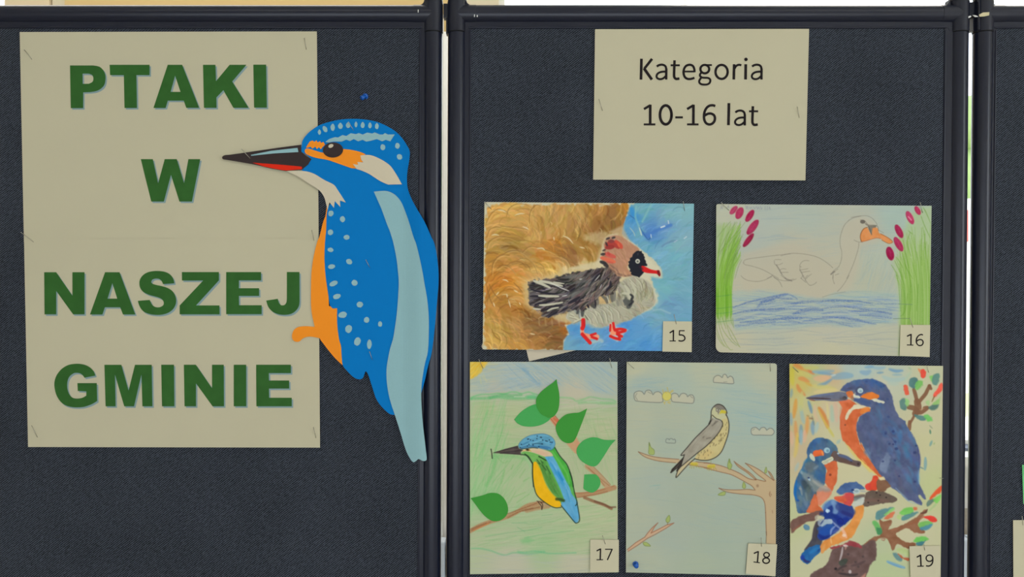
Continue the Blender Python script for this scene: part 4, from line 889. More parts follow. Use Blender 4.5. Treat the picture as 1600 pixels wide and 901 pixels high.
    for p, c in [(z2(520,210,560,170,610,180,620,240,580,290,535,270), (72,116,112)), (z2(600,220,660,200,670,250,620,305,590,290), (120,186,92)), (z2(745,160,790,150,780,210,760,210), (126,192,96)), (z2(790,140,845,130,850,190,820,250,780,240,770,200), (84,128,116)),
                 (z2(425,420,460,390,490,410,500,470,490,520,450,520,425,480), (84,124,114)), (z2(480,400,520,420,520,470,490,480), (140,190,110)), (z2(730,490,790,460,845,460,830,500,770,530), (78,114,102)), (z2(780,450,840,400,860,380,850,450,800,470), (146,190,108)),
                 (z2(580,575,650,580,710,600,700,635,640,635), (82,124,118)), (z2(680,580,730,570,780,630,720,640), (108,190,94)), (z2(700,440,740,420,740,480), (160,190,124))]:
        blob(p, c, .88, 2.2)
    for p, c in [(z2(645,90,680,80,705,110,700,160,670,180,648,150), (226,74,56)), (z2(460,260,490,245,515,290,520,350,485,355,470,310), (222,86,60)), (z2(870,230,885,250,880,310,830,360,790,390,785,360,830,290), (232,86,66)), (z2(618,75,650,90,640,110), (214,130,80))]:
        blob(p, c, .95, 1.8)
    dab(z2(800,370,770,430), (124,100,56), 2, .8, 1.5)
    # lower right branches
    blob(z6(200,270,240,300,330,280,330,330,300,390,420,350,560,280,640,220,700,170,720,200,680,230,620,330,690,400,680,430,580,420,520,380,470,380,380,440,480,520,590,530,580,580,500,590,400,540,360,600,340,610,310,540,280,490,210,480,110,560,30,620,20,580,60,520,160,460,210,440), (140, 92, 64), .95, 1.8, 9)
    blob(z6(0,560,110,590,160,710,130,730,90,800,30,900,-60,960,-200,960,-150,700), (102, 82, 74), .95, 2, 8)
    dab(z6(500,340,600,300,680,240), (150,92,62), 4, .7, 2); dab(z6(330,400,420,370), (160,104,76), 3, .7, 2)
    for p, c in [(z6(160,250,180,190,250,165,340,145,350,160,290,210,230,270,180,280), (84,132,134)), (z6(250,225,330,160,370,155,340,190,280,230), (134,196,104)), (z6(250,270,280,240,340,200,370,205,340,250,290,280), (212,108,70)), (z6(125,300,180,305,220,370,215,430,180,430,150,370), (98,176,90)), (z6(170,370,220,375,225,430,180,440), (66,130,84)),
                 (z6(420,200,490,150,560,150,570,200,520,230,450,230), (110,190,82)), (z6(440,280,460,240,540,210,610,190,620,210,560,250,480,285), (84,134,130)), (z6(570,150,610,150,612,175,580,180), (210,106,66)), (z6(390,235,430,230,430,275,400,270), (176,196,120)),
                 (z6(620,330,680,295,750,300,775,330,700,360,640,370), (112,178,84)), (z6(640,365,720,340,775,330,760,370,700,395,650,390), (72,134,152)), (z6(570,520,600,475,680,460,740,490,700,510,640,530), (104,192,84)), (z6(600,530,680,515,700,505,670,555,620,560), (62,120,132)),
                 (z6(710,100,760,60,810,60,790,90,740,135,715,140), (92,118,104)), (z6(790,60,860,10,865,50,830,100,800,90), (122,200,88)), (z6(345,650,380,640,450,700,440,730,390,720), (96,134,136)), (z6(380,600,460,590,520,620,525,680,450,650), (178,194,128)),
                 (z6(720,200,790,120,820,120,760,180), (168,192,130))]:
        blob(p, c, .88, 2.2)
    for p, c in [(z6(650,270,700,240,780,245,825,285,810,305,760,300,700,265), (224,62,48)), (z6(745,40,780,0,870,-90,875,-30,800,30,755,60), (226,88,48)), (z6(400,650,470,690,525,700,515,725,460,710), (180,90,56))]:
        blob(p, c, .95, 1.8)
    dab(z6(290,735,350,760,420,785,470,800), (112,158,186), 5, .8, 2, .3); dab(z6(300,745,440,800), (92,140,176), 1.6, .6, 1.5)
    dab(z6(720,170,700,200,650,210), (92,60,48), 3, .8, 1.6)
    blob(z6(210,480,270,480,250,515), (150,104,80), .7, 1.6); A.line(z6(215,490,250,495), (200,180,150), 1.4, .8, 1)
    # big kingfisher
    brst = z1(560,430,620,400,680,410,740,450,840,500,900,510) + z2(100,495,105,540,0,560) + z1(860,540,770,600,745,700,760,800,790,900) + z3(790,120,850,250,900,330) + z4(0,190,60,280,130,370,200,470,250,530,200,520,120,440,40,370,0,310) + z3(860,380,760,300,690,210,600,120,580,30,570,0) + z1(570,700,570,600,600,500)
    A.poly(brst, (208, 100, 56), .97, 1.8, tex=10, rough=.5)
    dab(z1(590,500,600,620,610,740), (206,110,74), 7, .5, 4); dab(z1(700,560,690,700,730,850), (196,94,44), 6, .5, 4); dab(z3(800,190,860,300,900,360), (212,112,60), 3, .6, 2)
    A.poly(ell(*z1(628,683)[0], 1.4, 1.4), (120,66,44), .8, 1)
    dab(z1(560,430,640,420,690,430), (218,120,86), 5, .6, 3)
    body = z1(900,540,860,545,790,590,755,660,750,740,775,830,800,900) + z3(800,140,860,250,910,340) + z4(50,240,100,330,200,480,280,580,340,640,420,690,470,740,510,775,560,775,620,800,660,825,668,800,640,760,622,720,640,712,690,765,708,760,690,710,640,600,625,560,635,450,640,330,625,200,590,120,545,30) + z2(600,860,540,760,500,700,480,640,420,600,380,540,350,440,345,380,310,310,270,250,200,210,130,185,50,185,0,195) + z1(800,190,720,200,650,230,600,270,572,310,640,330,700,310,740,330,730,380,720,420,800,470,900,490)
    A.poly(body, (84, 92, 122), 1, 1.8, tex=9, rough=.6)
    A.begin()
    F = A.field([(1330,605,70,96,136),(1350,595,58,98,146),(1370,600,60,96,142),(1385,615,78,78,106),(1395,640,84,86,118),(1370,635,76,112,150),(1380,660,70,110,146),(1350,650,92,98,126),(1345,680,86,90,118),(1360,700,90,96,124),(1375,690,80,88,118),
                 (1400,680,74,126,168),(1390,665,68,118,160),(1410,700,76,130,168),(1420,720,70,120,158),(1425,745,76,128,164),(1432,710,84,90,130),(1380,730,96,104,130),(1400,740,92,90,112),(1410,760,90,86,106),(1390,755,92,90,110),(1420,775,90,96,130),(1430,770,74,110,144),(1437,785,78,90,142),(1370,720,88,96,126)])
    A.brush(F, 200, (1310, 588, 1450, 792), 1.1, 18, 7, 5, .5, .4, soft=4)
    A.brush(F, 260, (1310, 588, 1450, 792), 1.0, 8, 3.4, 10, .4, .4, soft=3)
    A.end(A.mask(body, 1.8, rough=.6))
    blob(z4(200,400,240,320,285,250,320,300,300,400,270,470,210,450), (122,136,158), .75, 3)
    blob(z4(35,240,80,210,105,260,100,310,60,290), (104,128,152), .6, 4)
    for x, y, r in ((385,213,2.2),(350,165,1.4),(310,160,1.2),(375,140,1.4),(350,25,1.8),(270,50,1.4),(585,255,2.2),(600,180,1.4),(240,350,1.4),(370,340,1.4),(415,510,1.2),(585,570,1.6)):
        A.poly(ell(*z4(x, y)[0], r * 1.2, r), (42, 52, 96), .7, 1.8)
    for x, y in ((300,595),(370,860),(350,755),(270,765),(170,220),(220,270),(290,405),(250,260),(60,210)):
        A.poly(ell(*z2(x, y)[0], 2, 1.7), (48, 66, 112), .55, 2.2)
    dab(z2(330,820,370,870,380,900), (52,70,118), 1.6, .6, 1.6); dab(z2(130,200,240,270), (36,88,150), 5, .5, 4)
    dab(z4(620,210,640,320,635,420), (60,64,120), 3, .6, 2.4); dab(z4(560,770,620,805,655,820), (74,84,140), 3, .6, 1.5); dab(z4(380,640,460,720,520,780,600,810), (150,176,184), 2.4, .55, 2)
    dab(z4(625,450,630,540,628,590), (124,164,186), 3, .6, 2)
    # head details
    A.poly(z1(205,390,280,365,400,345,500,330,570,322,640,330,700,305,740,320,720,350,660,380,650,410,600,420,500,428,400,418,300,420,230,405), (104, 106, 120), 1, 1.6, True, tex=8)
    dab(z1(215,392,340,395,470,400), (66,42,40), 2, .85, 1.4); dab(z1(260,375,400,355,500,350), (104,118,150), 3, .7, 2); dab(z1(240,408,300,420), (136,70,50), 2, .7, 1.5); dab(z1(480,410,580,410), (120,110,106), 3, .6, 2)
    A.poly(ell(*z1(622,392)[0], 3.4, 2.8), (62, 56, 60), .9, 1.5); A.poly(ell(*z1(600,398)[0], 5, 2.2), (90,80,80), .6, 1.6)
    blob(z1(640,330,690,312,720,345,725,385,680,395,650,360), (214,112,54), .95, 1.8); blob(z1(690,370,730,370,725,410,700,415), (150,110,84), .7, 1.8)
    blob(z1(715,350,745,360,790,378,785,395,730,392), (210,208,180), .95, 1.4)
    dab(z1(650,290,700,285), (70,60,80), 2.6, .6, 2)
    A.poly(ell(*z1(785,310)[0], 6.6, 6.4), (70,76,96), .8, 1.8); A.poly(ell(*z1(792,312)[0], 4.5, 4.2), (176,196,196), 1, 1.3); A.poly(ell(*z1(795,318)[0], 2.2, 1.8), (130,156,164), .8, 1.3)
    blob(z1(800,370,860,340,900,335) + z2(60,335,120,330,190,360,185,395,120,410,60,400,0,385), (224,120,44), .97, 1.6)
    blob(z2(110,410,160,398,220,420,262,435,240,448,180,440), (212,208,180), .95, 1.3)
    dab(z1(730,400,820,430,900,450), (64,84,128), 6, .7, 3)
    blob(z1(625,600,640,560,700,490,750,458,800,470,850,492,830,505,760,510,700,540,650,620,632,625), (214,204,168), .97, 1.3)
    dab(z1(840,500,900,500), (216,200,170), 3, .8, 1.6); dab(z2(0,480,50,485), (214,196,160), 3, .8, 1.6)
    blob(z2(0,510,80,490,108,510,60,545,0,560), (218,124,52), .9, 1.6)
    # feet and perch of the big bird
    blob(z4(50,610,110,570,130,510,170,500,195,530,175,580,180,660,110,670,60,650), (214,70,44), .97, 1.6)
    blob(z4(170,570,200,540,270,550,320,610,310,630,240,680,180,670), (124,86,62), .95, 1.8)
    blob(z4(230,515,255,520,262,550,210,552,200,530), (216,200,150), .9, 1.5)
    # middle perch = bill of the small one
    blob(z4(20,810,40,740,60,690,110,665,200,670,300,700,370,735,392,765,360,795,280,800,180,815,70,838,30,835), (100, 84, 72), .97, 1.6)
    dab(z4(50,770,180,770,300,780), (122,90,78), 6, .6, 3)
    for x, y in ((170,690),(210,715),(275,740),(190,775),(80,795)): A.poly(ell(*z4(x, y)[0], 1.5, 1.2), (56, 44, 42), .85, 1.2)
    # left kingfisher
    blob(z3(215,250,235,170,280,120,345,92,430,105,490,140,530,190,550,240,545,300,500,360,430,400,420,480,420,560,380,640,320,720,270,790,240,860,210,905,120,905,95,800,75,700,75,620,100,530,150,440,190,370,215,320), (70, 98, 128), 1, 1.8, 10)
    A.begin()
    F = A.field([(1275,695,52,98,148),(1300,690,76,112,128),(1300,710,86,108,106),(1270,720,56,102,140),(1255,735,58,120,152),(1262,732,104,112,110),(1280,740,50,96,148),(1290,730,76,110,136),(1300,745,92,108,104),(1262,760,82,98,100),(1244,765,26,102,166),(1255,780,110,128,128),(1265,760,62,76,72),(1270,790,84,96,92),(1250,800,62,106,140)])
    A.brush(F, 160, (1240, 680, 1312, 802), 1.3, 16, 6, 6, .6, .4, soft=3.5)
    A.brush(F, 140, (1240, 680, 1312, 802), 1.1, 8, 2.6, 12, .45, .4, soft=2.4)
    A.end(A.mask(z3(215,250,235,170,280,120,345,92,430,105,490,140,530,190,550,240,545,300,500,360,430,400,420,480,420,560,380,640,320,720,270,790,240,860,210,905,120,905,95,800,75,700,75,620,100,530,150,440,190,370,215,320), 2, True))
    dab(z3(100,560,90,640,85,700,105,770), (20,100,170), 4.5, .8, 2); dab(z3(110,770,125,775), (30,76,150), 4, .8, 1.6); dab(z3(180,400,210,330), (38,110,160), 5, .7, 3)
    blob(z3(160,560,210,550,230,600,200,650,165,620), (56,66,66), .6, 4); blob(z3(210,640,250,640,280,680,250,760,200,760), (92,102,98), .6, 4)
    blob(z3(400,390,470,350,530,345,548,430,540,540,510,620,480,670,420,600,410,520,430,450), (204, 98, 56), .97, 1.8, 8)
    A.poly(ell(*z3(466,495)[0], 2, 2), (130,60,40), .9, 1.2)
    blob(z3(330,650,420,610,480,670,460,730,400,790,350,830,310,760), (212,128,96), .95, 2); blob(z3(215,905,240,830,300,700,330,760,345,830,385,870,380,905), (206,102,60), .95, 1.8, 8)
    blob(z3(150,470,230,480,300,530,370,580,430,630,470,660,440,680,360,670,300,680,250,610,190,550), (140,146,140), .7, 4)
    dab(z3(280,560,350,610,430,640), (176,170,150), 5, .6, 3); dab(z3(230,530,245,555), (170,196,206), 3.4, .8, 1.6); A.poly(ell(*z3(232,528)[0], 1.6, 1.2), (20,40,90), .8, 1)
    dab(z3(140,620,150,660,160,710), (140,150,146), 4, .7, 2); dab(z3(130,640,150,650), (150,150,150), 3, .7, 2); dab(z3(145,450,160,480), (140,160,166), 4, .7, 2); dab(z3(200,690,215,770), (130,144,138), 3, .5, 2)
    blob(z3(500,240,550,255,560,300,540,345,510,340,470,290), (110,76,60), .9, 2)
    A.poly(z3(500,250,548,262,600,275,660,300,720,335,790,350,800,380,780,408,740,402,690,385,630,368,570,360,520,330), (96, 80, 76), 1, 1.6, True, tex=7)
    dab(z3(560,285,640,305,700,345), (84,100,136), 5, .8, 2); dab(z3(560,330,640,360,740,385), (104,76,62), 5, .7, 2); A.poly(ell(*z3(552,264)[0], 1.8, 1.4), (170,196,206), .9, 1.2); A.poly(ell(*z3(770,378)[0], 2, 2), (60,44,40), .8, 1.2); A.poly(ell(*z3(692,355)[0], 1.6, 1.2), (60,50,56), .7, 1.2)
    blob(z3(280,280,285,240,330,225,375,225,395,250,400,280,360,290,300,300), (222,98,46), .98, 1.4); dab(z3(375,240,390,285), (226,160,90), 2.6, .7, 1.5)
    A.poly(ell(*z3(430,230)[0], 4.8, 4.4), (160, 190, 194), 1, 1.3); A.poly(ell(*z3(438,235)[0], 2.2, 2.2), (96,140,156), .8, 1.3)
    blob(z3(235,285,260,265,290,300,305,330,290,345,250,320), (196,196,168), .97, 1.4); blob(z3(372,352,420,325,480,302,505,320,490,345,400,385,380,375), (202,200,166), .97, 1.4)
    dab(z3(385,365,440,340,490,318), (130,130,110), 1, .6, 1); dab(z3(400,375,450,350), (130,130,110), 1, .5, 1)
    blob(z3(190,370,260,350,320,380,330,420,260,470,200,440), (110,116,114), .7, 4); dab(z3(290,430,330,400), (120,140,150), 4, .6, 2)
    # small kingfisher at the bottom
    blob(z5(40,300,100,260,160,235,250,210,330,185,390,180,400,220,330,240,320,280,270,300,210,310,130,360,70,415,40,415), (116, 84, 74), .97, 1.8, 8)
    dab(z5(60,400,100,370,160,330), (150,90,66), 3, .6, 2); blob(z5(175,350,210,330,240,355,235,390,190,390), (84,126,150), .9, 1.8)
    blob(z5(300,240,340,235,350,290,310,300), (190,186,160), .7, 2)
    dab(z5(330,320,310,380,300,440,290,500,250,560,210,610), (70,62,68), 8, .95, 2, .1); dab(z5(340,330,330,420,330,480), (62,58,66), 6, .9, 2, .1); blob(z5(270,500,360,470,380,520,360,570,300,590,240,580), (70,68,76), .95, 2.5)
    blob(z5(150,680,165,640,220,590,290,560,350,555,370,590,350,640,290,690,240,755,190,750,155,720), (36, 96, 150), 1, 1.8, 8)
    dab(z5(250,640,310,600,340,590), (40,120,176), 6, .7, 3); dab(z5(165,690,200,730,240,735), (50,40,90), 4, .8, 2); dab(z5(330,620,355,600), (30,60,120), 3, .7, 2); A.poly(ell(*z5(165,690)[0], 3.5, 4), (28,60,150), .8, 1.6)
    blob(z5(360,570,400,510,480,470,560,420,640,350,700,280,725,200,740,140,790,120,830,130,832,190,810,260,760,370,700,470,620,510,560,540,470,570,400,630,370,640), (218, 140, 66), .98, 1.8, 7)
    dab(z5(470,480,480,540), (230,180,120), 2.4, .7, 1.8); dab(z5(400,560,380,630), (216,160,96), 5, .6, 3); dab(z5(580,470,640,480), (228,160,110), 5, .6, 3)
    bb = z5(390,200,400,140,440,90,500,70,560,90,640,120,700,130,722,190,705,260,650,310,590,360,540,410,450,470,370,505,330,470,340,400,360,340,400,270)
    blob(bb, (42, 66, 134), 1, 1.8, 9)
    for p, c, w in [(z5(400,150,440,110,490,90), (96,134,178), 9), (z5(500,90,530,150,520,200), (128,160,190), 9), (z5(370,215,450,240,530,240), (22,50,120), 7), (z5(560,140,640,180,700,200), (50,64,120), 14), (z5(540,260,590,300,640,280), (18,42,130), 10),
                    (z5(380,420,440,400,480,370), (28,80,160), 12), (z5(350,450,400,480,450,470), (18,40,120), 5), (z5(600,200,700,240), (40,44,110), 6), (z5(340,380,400,350,480,340), (40,86,150), 6), (z5(480,230,540,260), (22,44,120), 5)]:
        dab(p, c, w, .75, 3, .2)
    blob(z5(380,310,420,275,480,280,485,320,420,335,370,355), (170,186,190), .95, 2); blob(z5(330,300,370,270,400,290,360,350,340,340), (150,160,170), .8, 2)
    dab(z5(360,330,390,290), (40,60,120), 2, .8, 1.4); dab(z5(470,440,480,390,520,350), (140,156,196), 3.4, .8, 2); dab(z5(500,420,560,390), (96,104,160), 4, .6, 2.4); dab(z5(430,170,435,200), (176,206,220), 5, .85, 2); A.poly(ell(*z5(440,185)[0], 3.4, 2.6), (190,214,222), .8, 1.5)
    dab(z5(490,300,530,340,590,390), (170,180,206), 3, .6, 2); A.line(ell(*z5(575,300)[0], 4.5, 4.5), (20,30,100), 1.4, .6, 1.4); dab(z5(550,290,590,320), (20,36,124), 5, .6, 2); dab(z5(590,370,620,430,640,470), (232,180,150), 5, .8, 2); A.poly(ell(*z5(615,450)[0], 3, 2.4), (234,206,180), .8, 1.5)
    blob(z3(535,680,560,640,620,590,720,570,780,590,830,630,850,650,780,660,720,700,640,690,580,710), (72, 98, 140), 1, 1.8, 8)
    blob(z3(510,750,560,735,620,715,640,690,710,700,720,750,690,830,620,810,560,790), (206,80,66), .97, 1.8, 6); dab(z3(620,710,690,710,700,760), (198,68,80), 6, .7, 3); dab(z3(560,790,640,780,680,790), (226,130,80), 2, .7, 1.5)
    dab(z3(720,740,790,730,840,720), (96,80,76), 6, .85, 2.4); dab(z3(700,760,760,760,800,745), (100,112,116), 6, .7, 2.4); A.poly(ell(*z3(750,672)[0], 5.8, 4.2), (178, 190, 188), 1, 1.3); A.poly(ell(*z3(750,672)[0], 3.4, 2), (140,160,160), .9, 1.3); dab(z3(790,670,850,675), (160,166,156), 3.4, .8, 1.6); A.poly(ell(*z3(710,660)[0], 2.4, 1.6), (24,40,90), .8, 1.4)
    blob(z3(700,810,760,770,820,740,840,760,810,820,740,840), (190,194,180), .9, 2)
    blob(z5(600,60,700,0,720,40,700,110,640,110), (196,72,66), .9, 2); blob(z5(510,40,560,30,640,60,620,90,540,80), (206,90,56), .9, 2)
    blob(z3(845,620,900,585,905,650,860,660), (214,66,52), .97, 1.6)
    # bottom perch
    blob(z5(250,880,300,840,390,790,450,720,480,620,520,590,600,560,700,540,800,590,810,640,840,560,900,505,960,520,960,700,900,760,860,880,800,940,400,960,260,920), (106, 82, 76), 1, 2, 9)
    blob(z5(470,580,560,560,640,530,680,510,740,525,800,560,805,590,740,575,660,560,560,580,490,600), (148, 60, 66), .95, 1.8, 7)
    dab(z5(600,580,590,650,570,720), (196,184,180), 3, .8, 2); dab(z5(610,560,650,565), (226,216,206), 4, .8, 2); blob(z5(560,750,600,705,655,710,640,760,590,780), (66,74,64), .9, 1.8); A.poly(ell(*z5(525,812)[0], 2.2, 2), (40,34,36), .9, 1.4)
    dab(z5(540,830,600,790,640,780), (60,52,52), 4, .7, 2.4); dab(z5(700,780,780,760,840,730), (74,58,60), 4, .6, 2.4); dab(z5(630,600,640,560), (206,150,136), 3, .6, 2); A.poly(ell(*z5(680,845)[0], 2.4, 3), (200,190,186), .8, 1.4); dab(z5(560,860,700,880,760,870), (50,44,46), 4, .7, 2.4)
    for x, y in ((660,655),(770,790),(740,740),(820,680),(600,830)): A.poly(ell(*z5(x, y)[0], 2, 1.7), (66, 56, 58), .6, 1.6)
    A.poly(z5(800,900,850,860,840,930,800,960), (222,150,120), .7, 3)
    A.line(z1(65,60,120,115), (110,110,60), 1, .6, 1)
    return A
# ---------------------------------------------------------------- materials
def fabric_mat(name, dark, light, flip=1):
    m = bpy.data.materials.new(name); m.use_nodes = True; nt = m.node_tree; b = nt.nodes['Principled BSDF']; N = nt.nodes.new; Lk = nt.links.new
    tc = N('ShaderNodeTexCoord'); mp = N('ShaderNodeMapping'); mp.inputs['Rotation'].default_value = (0, math.radians(38 * flip), 0); Lk(tc.outputs['Object'], mp.inputs[0])
    sp = N('ShaderNodeMapping'); sp.inputs['Scale'].default_value = (150, 1, 520); Lk(mp.outputs[0], sp.inputs[0])
    n1 = N('ShaderNodeTexNoise'); n1.inputs['Scale'].default_value = 1; n1.inputs['Detail'].default_value = 2; n1.inputs['Roughness'].default_value = .7; Lk(sp.outputs[0], n1.inputs['Vector'])
    wv = N('ShaderNodeTexWave'); wv.wave_type = 'BANDS'; wv.bands_direction = 'Z'; wv.inputs['Scale'].default_value = 130; wv.inputs['Distortion'].default_value = 1.6; wv.inputs['Detail'].default_value = 2; wv.inputs['Detail Scale'].default_value = 3; Lk(mp.outputs[0], wv.inputs['Vector'])
    n2 = N('ShaderNodeTexNoise'); n2.inputs['Scale'].default_value = 600; n2.inputs['Detail'].default_value = 2; Lk(tc.outputs['Object'], n2.inputs['Vector'])
    n3 = N('ShaderNodeTexNoise'); n3.inputs['Scale'].default_value = 9; n3.inputs['Detail'].default_value = 3; Lk(tc.outputs['Object'], n3.inputs['Vector'])
    a1 = N('ShaderNodeMath'); a1.operation = 'MULTIPLY_ADD'; a1.inputs[1].default_value = .42; Lk(wv.outputs['Fac'], a1.inputs[0])
    a0 = N('ShaderNodeMath'); a0.operation = 'MULTIPLY'; a0.inputs[1].default_value = .62; Lk(n1.outputs['Fac'], a0.inputs[0]); Lk(a0.outputs[0], a1.inputs[2])
    a2 = N('ShaderNodeMath'); a2.operation = 'MULTIPLY_ADD'; a2.inputs[1].default_value = .55; Lk(n2.outputs['Fac'], a2.inputs[0]); Lk(a1.outputs[0], a2.inputs[2])
    a3 = N('ShaderNodeMath'); a3.operation = 'MULTIPLY_ADD'; a3.inputs[1].default_value = .14; Lk(n3.outputs['Fac'], a3.inputs[0]); Lk(a2.outputs[0], a3.inputs[2])
    cr = N('ShaderNodeValToRGB'); cr.color_ramp.elements[0].position = .0; cr.color_ramp.elements[0].color = dark; cr.color_ramp.elements[1].position = 1.25 if False else 1.0; cr.color_ramp.elements[1].color = light
    a4 = N('ShaderNodeMath'); a4.operation = 'MULTIPLY_ADD'; a4.inputs[1].default_value = 2.8; a4.inputs[2].default_value = -1.95; Lk(a3.outputs[0], a4.inputs[0]); Lk(a4.outputs[0], cr.inputs[0]); Lk(cr.outputs[0], b.inputs['Base Color']); b.inputs['Roughness'].default_value = .9; b.inputs['Specular IOR Level'].default_value = .25
    b.inputs['Sheen Weight'].default_value = .05; b.inputs['Sheen Roughness'].default_value = .5
    bp = N('ShaderNodeBump'); bp.inputs['Strength'].default_value = .5; bp.inputs['Distance'].default_value = .0004; Lk(a2.outputs[0], bp.inputs['Height']); Lk(bp.outputs[0], b.inputs['Normal'])
    return m
M_FAB = fabric_mat('charcoal_twill', alb((3, 4, 8)), alb((68, 73, 82)))
M_PLAS = mat('dark_blue_grey_plastic', alb((19, 23, 38)), .30, noise=.12, scale=160, bump=.05, spec=.4)
M_JOINT = mat('dark_joint_plastic', alb((22, 25, 38)), .34, noise=.08, scale=200, bump=.05, spec=.4)
M_SEAM = mat('dark_seam', (.006, .006, .008, 1), .8)  # near-black bands at the joint and cap seams
M_PAPER = mat('cream_white_paper', alb((186, 178, 147)), .75, noise=.03, scale=9, bump=.04, spec=.08)
M_PAPER2 = mat('card_paper', alb((192, 184, 152)), .75, noise=.03, scale=14, bump=.04, spec=.08)
M_SLIP = mat('plain_slip_paper', alb((196, 184, 158)), .75, noise=.03, scale=12, spec=.08)
M_INK = mat('black_print_ink', alb((32, 26, 26)), .6, spec=.1)
M_GREEN = mat('green_print_ink', alb((48, 92, 38)), .6, noise=.2, scale=55, spec=.1)
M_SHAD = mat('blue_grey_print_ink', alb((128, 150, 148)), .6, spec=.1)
M_STEEL = mat('pin_steel', (.42, .4, .34, 1), .35, 1.0)
M_BLUEPIN = mat('blue_pin_plastic', alb((10, 84, 165)), .3, spec=.6, noise=.05)
M_BBLUE = mat('blue_card', alb((0, 112, 178)), .7, noise=.05, scale=700, bump=.1, spec=.1)
M_BLIGHT = mat('pale_teal_card', alb((138, 174, 174)), .7, noise=.05, scale=700, bump=.1, spec=.1)
M_BORANGE = mat('orange_card', alb((234, 138, 34)), .7, noise=.04, scale=700, bump=.1, spec=.1)
M_BBLACK = mat('brown_black_card', alb((56, 46, 44)), .75, noise=.05, scale=700, bump=.1, spec=.1)
M_BRED = mat('red_card', alb((212, 42, 20)), .7, noise=.05, scale=700, bump=.1, spec=.1)
M_BCREAM = mat('cream_card', alb((198, 186, 158)), .7, noise=.03, scale=700, bump=.1, spec=.1)
M_LEAF1 = mat('mid_green_card', alb((62, 142, 54)), .7, noise=.05, scale=600, bump=.1, spec=.1)
M_LEAF2 = mat('cool_green_card', alb((72, 160, 82)), .7, noise=.05, scale=600, bump=.1, spec=.1)
M_TAPE = mat('yellowed_tape', alb((196, 184, 140)), .5)
M_PEN = mat('white_trim', alb((214, 212, 202)), .5)

# ---------------------------------------------------------------- the room
def plane_wall(name, a, b, m): return struct(box(name, a, b, m))
M_WALL = mat('warm_white_wall', (.72, .68, .6, 1), .85, noise=.03, scale=6)
M_OCHRE = mat('ochre_painted_wall', (.60, .43, .19, 1), .8, noise=.05, scale=5)
M_BEIGE = mat('beige_painted_wall', (.60, .53, .38, 1), .8, noise=.04, scale=5)
M_FLOOR = mat('grey_linoleum_floor', (.34, .32, .28, 1), .45, noise=.15, scale=12)
M_CEIL = mat('white_ceiling', (.8, .79, .75, 1), .9, noise=.02, scale=8)
M_WIN = mat('white_window_plastic', (.82, .82, .78, 1), .4)
M_DARKLINE = mat('dark_sill_gasket', (.10, .12, .17, 1), .6)
M_HEAT = mat('bluish_white_radiator', (.62, .70, .82, 1), .4, noise=.05, scale=20)
M_STAIN = mat('stained_plaster', (.56, .50, .42, 1), .85, noise=.35, scale=40)
M_GREY = mat('pale_grey_panel', (.92, .91, .88, 1), .6, noise=.05, scale=25)
YB = 1.5                                   # inner face of the window wall behind the boards
def B(px, py, y=YB): return P(px, py, y)
XL, XR, YF, HC = -3.0, 3.0, -3.0, 3.0
plane_wall('floor', (XL - .2, YF - .2, -.1), (XR + .2, YB + .35, 0), M_FLOOR)
plane_wall('ceiling', (XL - .2, YF - .2, HC), (XR + .2, YB + .35, HC + .1), M_CEIL)
plane_wall('wall_left', (XL - .2, YF, 0), (XL, YB + .35, HC), M_WALL)
# right wall with a window opening
for i, (a, b) in enumerate((((XR, YF, 0), (XR + .2, YB + .35, .9)), ((XR, YF, 2.5), (XR + .2, YB + .35, HC)), ((XR, YF, .9), (XR + .2, -2.6, 2.5)), ((XR, -1.6, .9), (XR + .2, YB + .35, 2.5)))):
    plane_wall('wall_right', a, b, M_WALL)
for i, (a, b) in enumerate((((XL - .2, YF - .2, 0), (XR + .2, YF, .4)), ((XL - .2, YF - .2, 1.7), (XR + .2, YF, HC)), ((XL - .2, YF - .2, .4), (-1.8, YF, 1.7)), ((1.6, YF - .2, .4), (XR + .2, YF, 1.7)))):
    plane_wall('wall_front', a, b, M_WALL)
# window wall: panes reach from sill to head
sill = B(0, 702).z
xa = B(-14, 0).x; xb = B(7, 0).x               # left window's right jamb
x1 = B(78, 0).x; x2 = B(101, 0).x; x3 = B(779, 0).x
x_end = XR
plane_wall('wall_back', (x2, YB, 0), (B(716, 0).x, YB + .25, HC), M_OCHRE)
plane_wall('wall_back', (xb, YB, 0), (x1 - .002, YB + .25, HC), mat('pinkish_beige_wall', (.66, .54, .36, 1), .8, noise=.03, scale=4))
plane_wall('wall_back', (x1 + .002, YB + .01, 0), (x2, YB + .25, HC), M_BEIGE)
plane_wall('wall_back', (B(716, 0).x, YB + .004, 0), (x3, YB + .25, HC), M_BEIGE)
plane_wall('wall_back', (x3, YB, 0), (x_end, YB + .25, B(0, 792).z), M_STAIN)
plane_wall('wall_back', (XL, YB, 0), (xb, YB + .25, sill), M_WALL)
plane_wall('wall_back', (XL, YB, 2.85), (xb, YB + .25, HC), M_WALL)
plane_wall('wall_back', (x3, YB, 2.85), (x_end, YB + .25, HC), M_WALL)
